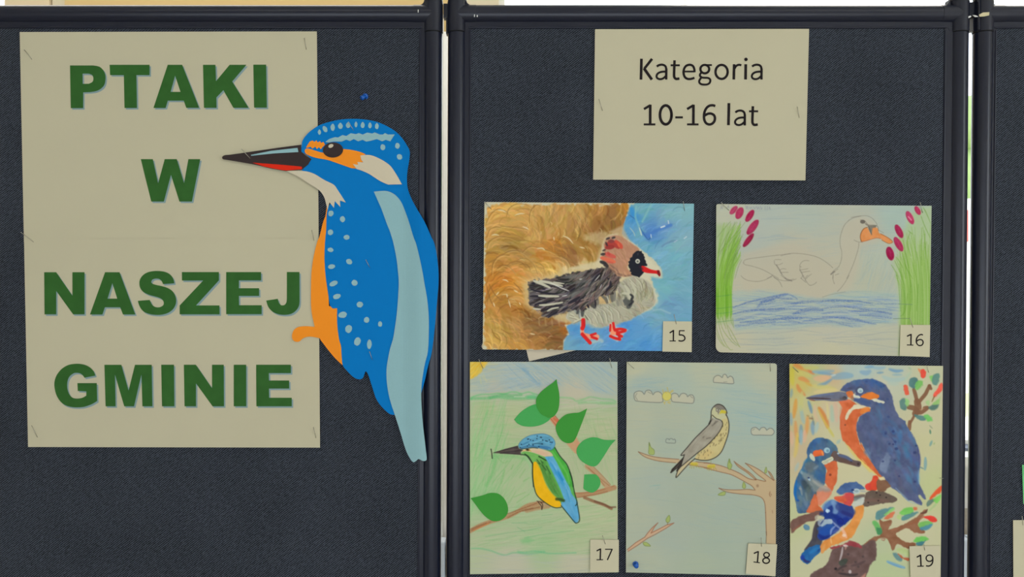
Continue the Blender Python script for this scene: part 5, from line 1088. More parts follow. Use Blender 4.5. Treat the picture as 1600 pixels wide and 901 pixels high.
def window(name, xa, xb, bars, z0, z1):
    w = bpy.data.objects.new(name, None); COL.objects.link(w); w.location = ((xa + xb) / 2, YB + .1, z0); struct(w)
    f = .02
    for a, b in (((xa, YB + .06, z0), (xa + f, YB + .13, z1)), ((xb - f, YB + .06, z0), (xb, YB + .13, z1)), ((xa, YB + .06, z0), (xb, YB + .13, z0 + f)), ((xa, YB + .06, z1 - f), (xb, YB + .13, z1))):
        box('window_frame', a, b, M_WIN, w)
    for x in bars: box('mullion', (x - .005, YB + .07, z0), (x + .005, YB + .12, z1), M_WIN, w)
    g = mat('window_glass', (1, 1, 1, 1), .0)
    g.node_tree.nodes['Principled BSDF'].inputs['Transmission Weight'].default_value = 1; g.node_tree.nodes['Principled BSDF'].inputs['IOR'].default_value = 1.01
    box('pane', (xa + f, YB + .093, z0 + f), (xb - f, YB + .097, z1 - f), g, w)
    return w
window('window_1', x3, x_end, (B(1078, 0).x,), sill, 2.85)
window('window_2', XL, xb, (), sill, 2.85)
struct(box('trim_1', (x3, YB - .10, sill - .035), (x_end, YB + .08, sill - .004), M_WIN))       # window board
struct(box('trim_2', (x3, YB - .006, sill - .004), (x_end, YB + .06, sill + .006), M_DARKLINE))
struct(box('trim_3', (x3, YB - .012, B(0, 792).z), (x_end, YB + .05, sill - .036), M_GREY))
# white post standing against the wall behind the gap between the boards
struct(box('trim_4', (B(694, 0).x, YB - .03, 0), (B(703, 0).x, YB - .001, B(0, 54).z), M_GREY))
struct(box('trim_5', (B(683, 0).x, YB - .05, 0), (B(693.8, 0).x, YB - .001, B(0, 28).z), M_WIN))
def radiator(x0, x1, z0, z1, label):
    r = thing('radiator', label, 'radiator', ((x0 + x1) / 2, YB - .08, z0))
    n = int((x1 - x0) / .05)
    for i in range(n):
        a = x0 + (x1 - x0) * (i + .06) / n; b = x0 + (x1 - x0) * (i + .94) / n
        box('fin', (a, YB - .11, z0), (b, YB - .055, z1), M_HEAT, r, .006)
    box('pipe', (x0 + .05, YB - .095, z0 - .05), (x1 - .05, YB - .07, z0 - .02), M_HEAT, r)
    for x in (x0 + .1, x1 - .1):
        box('bracket', (x - .015, YB - .055, z1 - .12), (x + .015, YB + .002, z1 - .08), M_HEAT, r)
radiator(1.2, 2.2, B(0, 893).z, B(0, 826).z, 'bluish white radiator glimpsed through the gap between the right-hand boards')
radiator(-.62, .10, B(0, 888).z, B(0, 830).z, 'bluish white radiator glimpsed through the gap left of the middle board')

# outside: ground, hedge, a red roofed car-port and sky
M_LAWN = mat('bright_lawn', (.60, .66, .34, 1), .9, noise=.2, scale=1)
M_HEDGE = mat('pale_green_hedge', (.30, .42, .16, 1), .9, noise=.35, scale=5)
M_REDR = mat('red_roof', (.55, .10, .08, 1), .7)
M_PALE = mat('pale_render_wall', (.9, .88, .8, 1), .8)
struct(box('ground', (-30, YB + .4, -.45), (60, 60, -.35), M_LAWN))
struct(box('path', (-30, YB + .4, -.35), (60, 10, -.34), mat('pale_concrete_path', (.85, .83, .68, 1), .9, noise=.1, scale=2)))
hd = bmesh.new(); rr = random.Random(5)
for i in range(260):
    ball(hd, (4 + 14 * rr.random(), 13 + rr.random() * .9, 3.3 + 1.4 * rr.random()), .45 + .25 * rr.random(), (1, .8, .9), 8)
h = bm_obj('hedge', hd, M_HEDGE, None, True); tag(h, 'pale green leafy hedge far outside the window seen through the right gap', 'hedge')
xr_ = P(1513.6, 0, 10).x
hs = thing('shed', 'small pale shed with red roof outside the window, seen in the right gap', 'shed', (4.5, 11, -.35))
box('wall', (3.2, 10.2, -.35), (xr_ - .15, 11.8, 2.12), M_PALE, hs); box('roof', (3.0, 10, 2.1), (xr_, 12, 2.55), M_REDR, hs, .02)
struct(box('garden_wall', (3.5, 12.6, -.35), (19, 12.8, 3.0), M_PALE))

# ---------------------------------------------------------------- display boards
def post_profile(r, side):
    """round post with a bead-edged flange on the fabric side (side = +1: fabric lies to +x)"""
    pts = [(r * math.cos(a), .0055 + r * math.sin(a)) for a in [math.radians(d) for d in range(0, 360, 12)]]
    return pts
RP = .0130      # post radius
YP = .0055      # depth of the post's axis
def cyl(name, p, q, r, m, parent, n=40):
    bm = bmesh.new(); rod(bm, p, q, r, None, n); o = bm_obj(name, bm, m, parent, True)
    md = o.modifiers.new('edge', 'EDGE_SPLIT'); md.split_angle = R_(40); return o
def board(label, posts, fab, top, right_post=True, left_post=True, feet=True):
    """posts: ((x_top_px, x_bottom_px) left, right) of the post axes; the board leans a little as in the photo"""
    (lt, lb), (rt, rb) = posts
    def xl(py): return lt + (lb - lt) * (py - 0) / 900
    def xr(py): return rt + (rb - rt) * (py - 0) / 900
    zt, zb = 0, 1790                      # pixel rows of post top and its foot
    t = thing('display_board', label, 'display board', (P((lt + rt) / 2, 450).x, .01, 0), 'charcoal display boards')
    ybot = 1300
    # fabric panel (its face is the plane y = 0)
    bm = bmesh.new(); Q = [(xl(30) + 8, 30), (xr(30) - 8, 30), (xr(ybot) - 8, ybot), (xl(ybot) + 8, ybot)]
    f = [bm.verts.new(P(x, y, 0)) for x, y in Q]; b = [bm.verts.new(P(x, y, 0) + Vector((0, .016, 0))) for x, y in Q]
    bm.faces.new(f[::-1]); bm.faces.new(b)
    for i in range(4): bm.faces.new((f[i], f[(i + 1) % 4], b[(i + 1) % 4], b[i]))
    bmesh.ops.recalc_face_normals(bm, faces=bm.faces); bm_obj('fabric_panel', bm, M_FAB, t)
    # rails: round bar plus flange and bead
    for nm, yc, sg in (('top_rail', 23.5, 1), ('bottom_rail', ybot, -1)):
        p = P(xl(yc), yc, YP); q = P(xr(yc), yc, YP); cyl(nm, p, q, .0133, M_PLAS, t)
        ye = yc + sg * 21.5
        box('rail_flange', P(xl(yc), ye - sg * 14, -.0010) , P(xr(yc), ye - sg * 1.5, -.0010) + Vector((0, .012, 0)), M_PLAS, t)
        cyl('rail_bead', P(xl(ye) + 18, ye - 2.0 * sg, -.0006), P(xr(ye) - 18, ye - 2.0 * sg, -.0006), .0014, M_PLAS, t, 12)
    for side, xf, on in ((1, xl, left_post), (-1, xr, right_post)):
        if not on: continue
        base = P(xf(zb), zb, YP)
        base.z = .02
        cyl('post', P(xf(53), 53, YP), base, RP, M_PLAS, t)
        # flange strip with a bead by the fabric
        for nm, d0, d1, ya in (('post_flange', 8, 22, -.0008),):
            bm = bmesh.new()
            c = [P(xf(40) + side * d0, 40, ya), P(xf(40) + side * d1, 40, ya), P(xf(ybot) + side * d1, ybot, ya), P(xf(ybot) + side * d0, ybot, ya)]
            f = [bm.verts.new(v) for v in c]; b = [bm.verts.new(v + Vector((0, .012, 0))) for v in c]
            bm.faces.new(f); bm.faces.new(b[::-1])
            for i in range(4): bm.faces.new((f[i], f[(i + 1) % 4], b[(i + 1) % 4], b[i]))
            bmesh.ops.recalc_face_normals(bm, faces=bm.faces); bm_obj(nm, bm, M_PLAS, t)
        cyl('post_bead', P(xf(46) + side * 20.5, 48, -.0006), P(xf(ybot) + side * 20.5, ybot, -.0006), .0013, M_PLAS, t, 12)
        # corner joint: sleeve on the post, elbow to the rail, rounded throat, cap above
        j = cyl('corner_joint', P(xf(4), 4, YP), P(xf(51), 51, YP), RP + .0007, M_JOINT, t)
        cyl('joint_arm', P(xf(23.5), 23.5, YP), P(xf(23.5) + side * 30, 23.5, YP), .0137, M_JOINT, j)
        n = 6
        for sy, yy in ((-1, 8), (1, 40)):
            bm = bmesh.new()
            cx, cy = xf(yy) + side * (14 + 9), yy + sy * 9
            arc = [(cx - side * 9 * math.cos(a), cy - sy * 9 * math.sin(a)) for a in [math.pi / 2 * i / n for i in range(n + 1)]]
            pl = [(xf(yy) + side * 12, yy - sy * 3)] + arc
            f = [bm.verts.new(P(x, y, -.0012)) for x, y in pl]; b = [bm.verts.new(P(x, y, -.0012) + Vector((0, .012, 0))) for x, y in pl]
            bm.faces.new(f); bm.faces.new(b[::-1])
            for i in range(len(pl)): bm.faces.new((f[i], f[(i + 1) % len(pl)], b[(i + 1) % len(pl)], b[i]))
            bmesh.ops.recalc_face_normals(bm, faces=bm.faces); bm_obj('joint_web', bm, M_JOINT, j)
        cyl('joint_seam', P(xf(50.6), 50.6, YP), P(xf(52.2), 52.2, YP), RP + .0002, M_SEAM, j)
        cyl('post_cap', P(xf(-14), -14, YP), P(xf(2.8), 2.8, YP), RP + .0002, M_JOINT, t)
        cyl('cap_seam', P(xf(2.4), 2.4, YP), P(xf(4.4), 4.4, YP), RP - .0004, M_SEAM, t)
        # foot: flat bar fore and aft
        if feet: box('foot', (base.x - .014, -.22, 0), (base.x + .014, .24, .022), M_PLAS, t, .005)
    return t
bd1 = board('left-hand charcoal fabric display board carrying the large green title and blue bird', ((-150, -160), (677.2, 674.2)), None, 8)
bd2 = board('middle charcoal fabric display board carrying the five numbered bird drawings', ((714.4, 711.2), (1498.0, 1488.7)), None, 8)
bd3 = board('right-hand charcoal fabric display board, mostly beyond the picture edge, with blank card low down', ((1535.9, 1526.1), (2330, 2320)), None, 8)
# hinge connectors between neighbouring posts
def connector(x0, x1, y0, y1, parent, tape=False):
    a = P(x0, y0, .0075); b = P(x1, y1, .0075)
    c = box('hinge_connector', (a.x, .003, b.z), (b.x, .016, a.z), M_JOINT, parent, .0008)
    return c
connector(693, 701, 7, 29, bd2); connector(697.2, 701, 29, 54, bd2)
connector(1512.5, 1529, 5, 27, bd3); connector(1518, 1529, 27, 49, bd3)
cyl('hinge_pin', P(1529.5, -4, -.0065), P(1529.5, 46, -.0065), .0013, M_JOINT, bd3, 12)
bm = bmesh.new(); c = [(1529.5, 23), (1536, 19.5), (1546, 19), (1545.5, 24), (1538, 25.5), (1531, 26)]
tp = flat_plate('tape_scrap', [c], -.0084, .0003, M_TAPE, None); tag(tp, 'small scrap of yellowed tape stuck on the post joint at top right', 'tape')
tp2 = flat_plate('tie_end', [[(1512, 26), (1517, 24.3), (1517.6, 26.5), (1512.5, 28.5)]], -.006, .0012, M_PEN, tp)
tp3 = flat_plate('tie_end', [[(1520, 23.5), (1525, 24), (1529, 26), (1524, 26.6)]], -.0072, .0012, M_PEN, tp)
# small white adhesive marks left on the rails
def mark(px, py, w, h, y, label): tag(flat_plate('paint_fleck', [[(px, py), (px + w, py), (px + w, py + h), (px, py + h)]], y, .0002, M_PEN, None), label, 'fleck')
mark(652.9, 15, 1.1, 4.5, -.0082, 'tiny white fleck on the left board joint near its top right corner')
mark(740.8, 22.5, 1.2, 4, -.0083, 'tiny white fleck on the middle board joint, the left one of two')
mark(745, 23.5, 1.4, 3, -.0083, 'tiny white fleck on the middle board joint, the right one of two')

# ---------------------------------------------------------------- papers
YS = -.0026
def letters(name, polys, conv, y, m, parent, dx=0, dy=0):
    for cs in polys:
        flat_plate(name, [[(x + dx, yy + dy) for x, yy in conv[0](*c)] if not callable(c) else c for c in cs], y, 0, m, parent)
def title_sheet(Q, y0, label, words, curl):
    t = thing('title_sheet', label, 'poster', tuple(P(*quad_at(Q, .5, .5), y0)))
    s, dep = sheet('paper', Q, y0, M_PAPER, t, curl)
    for cs in words:
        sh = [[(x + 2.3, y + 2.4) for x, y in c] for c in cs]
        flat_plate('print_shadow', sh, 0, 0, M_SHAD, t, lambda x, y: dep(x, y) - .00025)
        flat_plate('letter', cs, 0, 0, M_GREEN, t, lambda x, y: dep(x, y) - .0005)
    return t, dep
a = zc(100, 90, 9.412); a2 = zc(260, 90, 9.412); wz = zc(200, 235, 9.412); n1 = zc(60, 415, 9.412); s1 = zc(200, 415, 9.412); e1 = zc(330, 415, 9.412); g1 = zc(75, 558, 8.0); n2 = zc(270, 558, 8.0)
def arc_pts(p): return smooth_pts(p, False, 4)
P_out = a(88,115,430,115) + arc_pts(a(430,115,520,133,578,185,606,250,610,320,592,400,540,458,470,492,380,507)) + a(282,510,282,742,100,742)
P_hole = a(272,235,365,235) + arc_pts(a(365,235,415,258,432,305,418,355,365,384)) + a(275,385)
words_top = [[P_out, P_hole],
    [a(670,105,1258,105,1258,257,1065,257,1073,740,890,740,880,257,678,257)],
    [a2(20,105,232,105,482,738,292,738,255,632,20,632,-11,740,-191,740), a2(128,265,208,503,62,503)],
    [a2(538,105,722,105,730,345,930,105,1178,105,968,350,1210,738,985,738,838,478,735,585,738,738,553,738)],
    [a2(1278,103,1467,103,1477,735,1290,735)],
    [wz(188,127,365,127,443,480,540,127,718,127,825,480,888,127,1063,127,940,750,757,750,632,358,528,750,342,750)]]
S_pts = arc_pts(s1(680,258,670,205,640,150,590,108,520,84,430,76,340,83,260,110,200,160,170,225,172,300,200,360,250,400,320,430,400,452,470,475,510,505,525,540,520,575,490,600,440,612,390,600,350,565,320,502)) \
      + arc_pts(s1(145,515,160,570,190,630,240,680,320,710,410,722,500,718,590,692,660,640,700,570,708,500,690,430,650,370,580,325,500,300,420,283,370,268,345,248,345,225,365,200,410,188,460,195,495,225,515,270))
J_pts = e1(1113,92,1298,92) + arc_pts(e1(1300,520,1290,590,1250,655,1180,705,1080,722,980,710,900,672,840,605,808,512)) + arc_pts(e1(980,485,992,535,1018,572,1050,582,1085,570,1108,530,1113,470))
G_pts = arc_pts(g1(592,228,570,175,530,130,470,97,400,82,330,82,250,97,170,145,110,220,82,300,82,380,105,470,150,545,210,595,290,620,370,625,450,618,540,588,615,545)) + g1(610,322,368,322,372,420,480,425) \
      + arc_pts(g1(478,478,430,505,370,515,310,505,265,460,242,390,242,310,265,245,310,205,350,193,400,200,435,225,455,255))
words_bot = [[n1(85,95,262,95,500,440,500,95,678,95,678,714,510,714,262,370,262,714,90,714)],
    [n1(980,95,1193,95,1425,716,1243,716,1203,610,978,610,942,716,758,716), n1(1087,255,1160,483,1017,483)],
    [S_pts], [s1(793,93,1337,93,1337,215,1000,583,1345,583,1347,714,760,714,760,583,1105,217,793,217)],
    [e1(220,93,733,93,735,215,408,215,408,330,705,330,705,443,408,443,410,580,742,580,742,712,220,712)], [J_pts], [G_pts],
    [g1(705,93,917,93,1007,415,1087,93,1297,93,1305,612,1180,612,1168,215,1075,612,953,612,837,215,845,612,720,612)],
    [g1(1415,92,1575,92,1580,612,1425,612)],
    [n2(138,92,288,92,490,385,490,92,637,92,640,612,497,612,290,325,290,612,147,612)],
    [n2(762,92,918,92,918,612,762,612)],
    [n2(1042,92,1477,92,1477,197,1200,197,1202,290,1455,290,1455,390,1202,390,1205,505,1487,505,1487,612,1045,612)]]
def curl_soft(A, B_, C=0): return lambda u, v: A * (2 * u - 1) ** 2 + B_ * (2 * v - 1) ** 2 + C * v
title_sheet([(30.8, 50), (495, 49), (498, 378), (37.4, 378)], -.0014, 'cream sheet with green words PTAKI W at the top of the left board', words_top, lambda u, v: 0 * u + .0002 * (1 - v) ** 2)
title_sheet([(37.5, 373), (497.6, 372.3), (500, 699), (43.8, 698)], -.0024, 'cream sheet with green words NASZEJ GMINIE, lower half of the title', words_bot, lambda u, v: 0 * u + .0004 * v ** 2)

# category sheet
QK = [(929.8, 45.6), (1264.2, 45), (1258.5, 281.7), (926.8, 280.5)]
tk = thing('category_sheet', 'cream sheet reading Kategoria 10-16 lat at the top of the middle board', 'notice', tuple(P(1094, 163, -.003)))
_, depK = sheet('paper', QK, -.0030, M_PAPER, tk, lambda u, v: .0009 * (2 * v - 1) ** 2 + .0004 * u)
def glyph(parent, strokes, dep, name='letter', off=.00035):
    bm = bmesh.new()
    for st in strokes:
        pts, w_ = st[0], st[1] * 1.1; kind = st[2] if len(st) > 2 else ''
        ribbon(bm, pts, w_, lambda x, y: dep(x, y) - off, 's' in kind, 'c' in kind)
    return bm_obj(name, bm, M_INK, parent)
k1 = zc(985, 80, 13.333); k2 = zc(1090, 80, 13.333); k3 = zc(990, 150, 13.333); k4 = zc(1085, 150, 13.333); u = 1 / 13.333
def sub(p, n=4):
    out = []
    for i in range(len(p) - 1):
        for k in range(n): out.append((p[i][0] + (p[i + 1][0] - p[i][0]) * k / n, p[i][1] + (p[i + 1][1] - p[i][1]) * k / n))
    return out + [p[-1]]
def gl_a(z, dx=0, dy=0):
    f = lambda *q: z(*[v + (dx if i % 2 == 0 else dy) for i, v in enumerate(q)])
    return [(f(550,318,590,292,645,280,700,290,735,322,747,370), 42 * u, 's'), (sub(f(748,360,746,590)), 46 * u), (f(745,428,690,425,620,437,568,468,546,510,553,550,588,576,640,580,690,560,740,515), 40 * u, 's')]
def gl_t(z, dx=0, dy=0):
    f = lambda *q: z(*[v + (dx if i % 2 == 0 else dy) for i, v in enumerate(q)])
    return [(f(920,188,916,300,910,480,916,540,950,575,1022,568), 48 * u, 's'), (sub(f(838,293,1030,293)), 38 * u)]
glyph(tk, [(sub(k1(230,155,220,592)), 52 * u), (k1(452,158,292,362), 50 * u), (k1(282,355,448,592), 54 * u)], depK)
glyph(tk, gl_a(k1), depK); glyph(tk, gl_t(k1), depK)
glyph(tk, [(k1(1108,422,1340,422), 34 * u), (k1(1336,438,1332,375,1308,315,1265,287,1215,284,1160,306,1122,360,1108,430,1117,500,1150,553,1205,577,1270,574,1336,553), 44 * u, 's')], depK)
glyph(tk, [(ell(*k2(150,372)[0], 92 * u, 88 * u), 44 * u, 'c'), (k2(180,287,300,288), 34 * u), (k2(80,440,52,480,52,515,90,545,150,552,210,555,255,580,265,620,245,665,200,690,140,695,80,687,42,658,36,612,72,555), 40 * u, 's')], depK)
glyph(tk, [(ell(*k2(500,430)[0], 127 * u, 146 * u, 0, 28), 46 * u, 'c')], depK)
glyph(tk, [(sub(k2(762,270,754,588)), 50 * u), (k2(772,360,800,312,838,288,880,283,910,296), 42 * u, 's')], depK)
glyph(tk, [(sub(k2(1004,270,999,588)), 52 * u), (ell(*k2(1008,170)[0], 18 * u, 18 * u, 0, 12), 34 * u, 'c')], depK)
glyph(tk, gl_a(k2, 585), depK)
def one(z, dx=0): 
    f = lambda *q: z(*[v + (dx if i % 2 == 0 else 0) for i, v in enumerate(q)])
    return [(f(215,272,350,190), 46 * u), (sub(f(347,178,345,590)), 52 * u), (f(212,590,454,590), 38 * u)]
glyph(tk, one(k3), depK); glyph(tk, [(ell(*k3(670,392)[0], 121 * u, 197 * u, 0, 28), 52 * u, 'c')], depK); glyph(tk, [(k3(868,443,1027,443), 40 * u)], depK); glyph(tk, one(k3, 900), depK)
glyph(tk, [(k4(436,208,385,193,320,200,260,240,215,320,200,420,212,510,250,568,310,591,370,575,415,525,428,460,408,400,350,366,285,368,210,408), 48 * u, 's')], depK)
glyph(tk, [(sub(k4(720,147,710,607)), 52 * u)], depK); glyph(tk, gl_a(k4, 303, 22), depK); glyph(tk, gl_t(k4, 299, 24), depK)

# ---------------------------------------------------------------- drawings
M_GOUA = pigment_mat('gouache_pigment', .55, .5, 260, .15)
M_CRAY = pigment_mat('crayon_pigment', .8, .35, 900, .08)
M_WAT = pigment_mat('watercolour_pigment', .6, .25, 300, .12)
def drawing(name, label, fn, Q, y0, m, curl, rnd=(0, 0, 0, 0)):
    t = thing(name, label, 'drawing', tuple(P(*quad_at(Q, .5, .5), y0)), 'numbered bird drawings')
    o, dep = sheet('painted_paper', Q, y0, m, t, curl, rnd, art=fn())
    return t, dep
d15, dep15 = drawing('painting', 'gouache painting of a black-faced, red-crested duck walking on ochre and blue, above card 15', art_merganser, [(757, 315.5), (1084.4, 318), (1080.3, 548.6), (754.2, 545.4)], -.0034, M_GOUA, lambda u, v: .0010 * (2 * u - 1) ** 2 + .0008 * v ** 2)
d16, dep16 = drawing('drawing', 'crayon drawing of a white swan between green reeds on blue water, card 16', art_swan, [(1119.2, 318.6), (1455.6, 321.3), (1452, 557), (1118.4, 550)], -.0032, M_CRAY, lambda u, v: .0010 * (2 * u - 1) ** 2 + .0006 * v ** 2, (3, 0, 0, 9))
d17, dep17 = drawing('collage', 'crayon and paper collage of a blue and yellow kingfisher with glued green leaves, card 17', art_twig_kingfisher, [(734.2, 565), (964.8, 565), (965.2, 893.8), (734.4, 896.6)], -.0034, M_CRAY, lambda u, v: .0008 * (2 * u - 1) ** 2 + .0008 * (2 * v - 1) ** 2)
d18, dep18 = drawing('drawing', 'pencil drawing of a grey falcon perched on a bare branch, card 18', art_falcon, [(979.2, 565), (1213.8, 567.5), (1212, 899), (978, 893.8)], -.0030, M_CRAY, lambda u, v: .0006 * (2 * u - 1) ** 2 + .0008 * v ** 2, (0, 4, 0, 0))
d19, dep19 = drawing('painting', 'watercolour painting of three kingfishers with orange breasts on brown branches, card 19', art_three_kingfishers, [(1233.6, 568), (1473.5, 571.5), (1469.6, 908), (1234.8, 906)], -.0030, M_WAT, lambda u, v: .0009 * (2 * u - 1) ** 2 + .0007 * (2 * v - 1) ** 2)
# torn corner of the duck painting's backing sheet
flat_plate('torn_corner', [[(754.2, 536), (752.6, 539), (752.4, 541.5), (754.5, 545.3), (758, 545.8), (772, 545.9), (760, 541), (756, 538)]], -.0024, .0003, M_SLIP, d15)
# paper leaves glued on the collage
z1 = zc(730, 560, 6.933); z2 = zc(850, 560, 6.933); z4 = zc(820, 690, 6.433); z5 = zc(730, 750, 6.006)
def pleaf(p, m, off): return flat_plate('paper_leaf', [p], 0, .0003, m, d17, lambda x, y: dep17(x, y) - off)
zl = zc(720, 550, 2.5667)
pleaf(arc_pts(zl(214,270,240,240,275,217,310,208,350,225,362,262,330,288,290,298,250,296,225,284)) , M_LEAF2, .0006)
pleaf(z2(137,225) + arc_pts(z2(137,225,148,290,165,380,167,470,155,550,125,605,85,638,40,640)) + arc_pts(z1(860,632,800,600,760,540,745,480,755,420,790,370,832,330)) + arc_pts(z2(0,330,60,285,100,258,132,225))[1:], M_LEAF1, .0011)
pleaf(arc_pts(z2(468,540,430,560,380,583,310,590,240,605,180,650,140,700,127,750,145,820,190,885,250,915,310,905,345,860,375,790,410,700,440,620,468,540))[:-1], M_LEAF1, .0008)
pleaf(arc_pts(zl(622,351,595,352,570,350,545,342,520,342,490,355,468,380,465,405,480,432,505,450,530,458,550,450,575,415,600,375,622,351))[:-1], M_LEAF2, .0007)
pleaf(z4(598,328) + arc_pts(z4(598,328,700,325,735,345,760,390,755,440,725,485,680,510,640,502,600,480,588,465)) , M_LEAF2, .0006)
pleaf(arc_pts(z5(32,168,90,155,150,140,200,122,250,118,300,130,350,175,378,235,383,290,365,335,320,372,270,385,220,375,160,330,110,270,70,215,32,168))[:-1], M_LEAF1, .0008)

# slip of paper sticking out under the duck painting
ex, ey = 76.5, -18.3; L1 = math.hypot(ex, ey); ex, ey = ex / L1, ey / L1
c0 = (826.7, 564.3); QS = [(c0[0] + 60 * ey, c0[1] - 60 * ex), (c0[0] + 100 * ex + 60 * ey, c0[1] + 100 * ey - 60 * ex), (c0[0] + 100 * ex, c0[1] + 100 * ey), c0]
o, _ = sheet('paper_slip', QS, -.0012, M_SLIP, None, None); tag(o, 'blank corner of a tilted paper slip sticking out under the duck painting', 'paper slip')

# number cards
def card(Q, y0, label, digits, curl=None):
    t = thing('number_card', label, 'number card', tuple(P(*quad_at(Q, .5, .5), y0)), 'number cards on the drawings')
    _, dep = sheet('card', Q, y0, M_PAPER2, t, curl or (lambda u, v: .0006 * v ** 2), step=4)
    for st in digits: glyph(t, st, dep, 'digit', .0003)
    return t
z = zc(1030, 490, 12.87)
card([(1036.2, 501.6), (1081.2, 502), (1080.8, 549.8), (1035, 549)], -.0062, 'small white card numbered 15 at the lower right corner of the duck painting',
     [[(z(210,385,285,338), 1.9), (z(287,325,285,548), 2.0), (z(208,546,334,546), 1.4)], [(z(512,340,402,340), 1.5), (z(410,334,404,432), 1.6), (z(402,428,445,424,490,440,516,480,508,520,470,545,425,548,388,538), 1.9, 's')]])
z = zc(1395, 495, 12.87)
card([(1407, 507.3), (1453.5, 507.5), (1452.6, 557.6), (1405.8, 555.5)], -.0056, 'small white card numbered 16 at the lower right corner of the swan drawing',
     [[(z(285,388,368,350), 1.9), (z(368,340,364,566), 2.0), (z(283,562,414,566), 1.4)], [(z(607,362,570,352,525,370,488,415,474,475,482,530,512,566,550,574,590,560,610,520,600,475,562,454,520,460,480,488), 1.8, 's')]])
z = zc(910, 830, 12.69)
card([(922.5, 842.4), (967, 842.8), (966.8, 893.2), (922, 893.8)], -.0062, 'small white card numbered 17 at the lower right corner of the leaf collage',
     [[(z(282,385,358,345), 1.9), (z(360,335,354,566), 2.0), (z(280,560,410,558), 1.4)], [(z(450,352,600,352), 1.5), (z(592,346,495,565), 1.9)]])
z = zc(1155, 830, 12.69)
card([(1169, 848.5), (1214.4, 850), (1211.4, 900.2), (1165.3, 896)], -.0058, 'small white card numbered 18 at the lower right corner of the falcon drawing',
     [[(z(290,435,372,398), 1.9), (z(380,388,362,612), 2.0), (z(284,602,412,620), 1.4)], [(ell(*z(543,463)[0], 55 / 12.69, 48 / 12.69, 0, 18), 1.8, 'c'), (ell(*z(535,577)[0], 66 / 12.69, 54 / 12.69, 0, 18), 1.9, 'c')]])
z = zc(1410, 840, 14.77)
card([(1421, 852.9), (1468.3, 852), (1469.8, 902), (1422.6, 902)], -.0058, 'small white card numbered 19 at the lower right corner of the watercolour',
     [[(z(330,445,420,398), 2.0), (z(418,385,430,655), 2.1), (z(342,655,492,650), 1.5)], [(ell(*z(625,468)[0], 78 / 14.77, 74 / 14.77, 0, 18), 1.8, 'c'), (z(702,465,700,545,675,608,620,648,545,642), 1.9, 's')]])
o, _ = sheet('blank_card', [(1583, 812.3), (1628, 812), (1629, 865), (1583.6, 921)], -.0024, M_PAPER2, None, None)
tag(o, 'blank cream paper at the lower right edge of the picture on the right-hand board', 'paper')
M_GPIC = mat('green_crayon_paper', alb((110, 190, 120)), .75, noise=.5, scale=60, spec=.1)
o, _ = sheet('green_drawing', [(1597, 726), (1800, 726), (1800, 787), (1599, 787)], -.0016, M_GPIC, None, None)
tag(o, 'narrow edge of a green drawing at the right border, above the blank paper', 'drawing')

# ---------------------------------------------------------------- the paper kingfisher
bz1 = zc(330, 160, 4.289); bz2 = zc(440, 360, 4.742); bz3 = zc(440, 540, 4.742)
def bend(x, y):
    t = min(1, max(0, (x - 626) / 34)); t = t * t * (3 - 2 * t)
    return -.0052 * t
CUTS = list(range(626, 662, 4))
bird = thing('paper_kingfisher', 'large cut-paper kingfisher, blue with orange belly, overlapping the green title and board post', 'paper bird', tuple(P(570, 450, -.005)))
YBD = -.0044
def piece(name, pts, off, m, thick=.0004, label=None, cuts=CUTS):
    xs = [p[0] for p in pts]
    o = flat_plate(name, [pts], YBD - off, thick, m, bird, bend, [c for c in cuts if min(xs) < c < max(xs)])
    if label: o['label'] = label
    return o
belly = arc_pts(bz1(774,700,765,760,750,800,725,900) + bz2(265,80,240,180,222,300,218,420,218,540,225,620,245,713)) + arc_pts(bz2(240,713,180,708,120,716,86,745,77,790,95,820,130,822,160,797,210,785,282,797)) + arc_pts(bz2(290,812,350,890) + bz3(400,95,450,142)) + bz3(470,120) + bz2(470,900,440,560,350,560,340,200,345,0) + bz1(790,760)
piece('belly', belly, -.0004, M_BORANGE, .0004, 'orange card belly with a foot curling out to the left')
throat = arc_pts(bz1(505,458,560,457,630,460,690,478,760,520,820,550,850,590,902,670)) + bz1(862,656,865,700,828,660,822,705,792,668,780,720) + arc_pts(bz1(770,680,755,630,720,585,650,540,590,500,540,475))
body = arc_pts(bz1(600,330,606,290,612,255,640,215,680,180,730,150,800,128,880,113,980,110,1080,122,1150,145,1230,190,1280,240,1310,285,1330,325,1328,380,1318,440,1312,500,1316,570,1340,640,1380,715,1430,800,1475,900) + bz2(1130,90,1150,180,1162,300,1162,400,1150,550,1135,720,1113,900) + bz3(1085,150,1060,260,1035,350)) \
     + bz3(1000,420,900,500) + arc_pts(bz3(838,512,790,498,710,410,670,300,640,210,622,190,612,215,600,240,570,248,530,230,480,180,452,140,444,60,440,0) + bz2(425,800,412,690,412,575)) + arc_pts(bz2(380,578,358,550,345,470,325,330,318,200,322,80,330,0) + bz1(772,800,775,740,785,700)) + bz1(815,650,820,600,760,560,690,500,640,470,606,455,640,420,670,380,640,350)
piece('body', body, 0, M_BBLUE, .0005, 'blue card head, back and wing')
piece('throat', throat, .0005, M_BCREAM, .0004, 'cream throat patch with a jagged lower edge')
piece('beak', arc_pts(bz1(603,283,450,303,300,325,140,348,88,354,73,368,80,380,110,385,200,400,300,418,400,442,500,459)) + bz1(605,450,650,415,672,378,640,360,604,330), .0006, M_BBLACK, .0004, 'long brown-black beak')
piece('beak_stripe', bz1(266,351,400,324,578,304,584,332,420,341,268,357), .0010, M_BLIGHT, .0003, 'pale blue stripe along the beak')
piece('beak_stripe', bz1(277,403,400,412,480,418,560,425,608,430,608,446,570,450,500,456,430,445,350,428), .0010, M_BRED, .0003, 'red stripe under the beak')
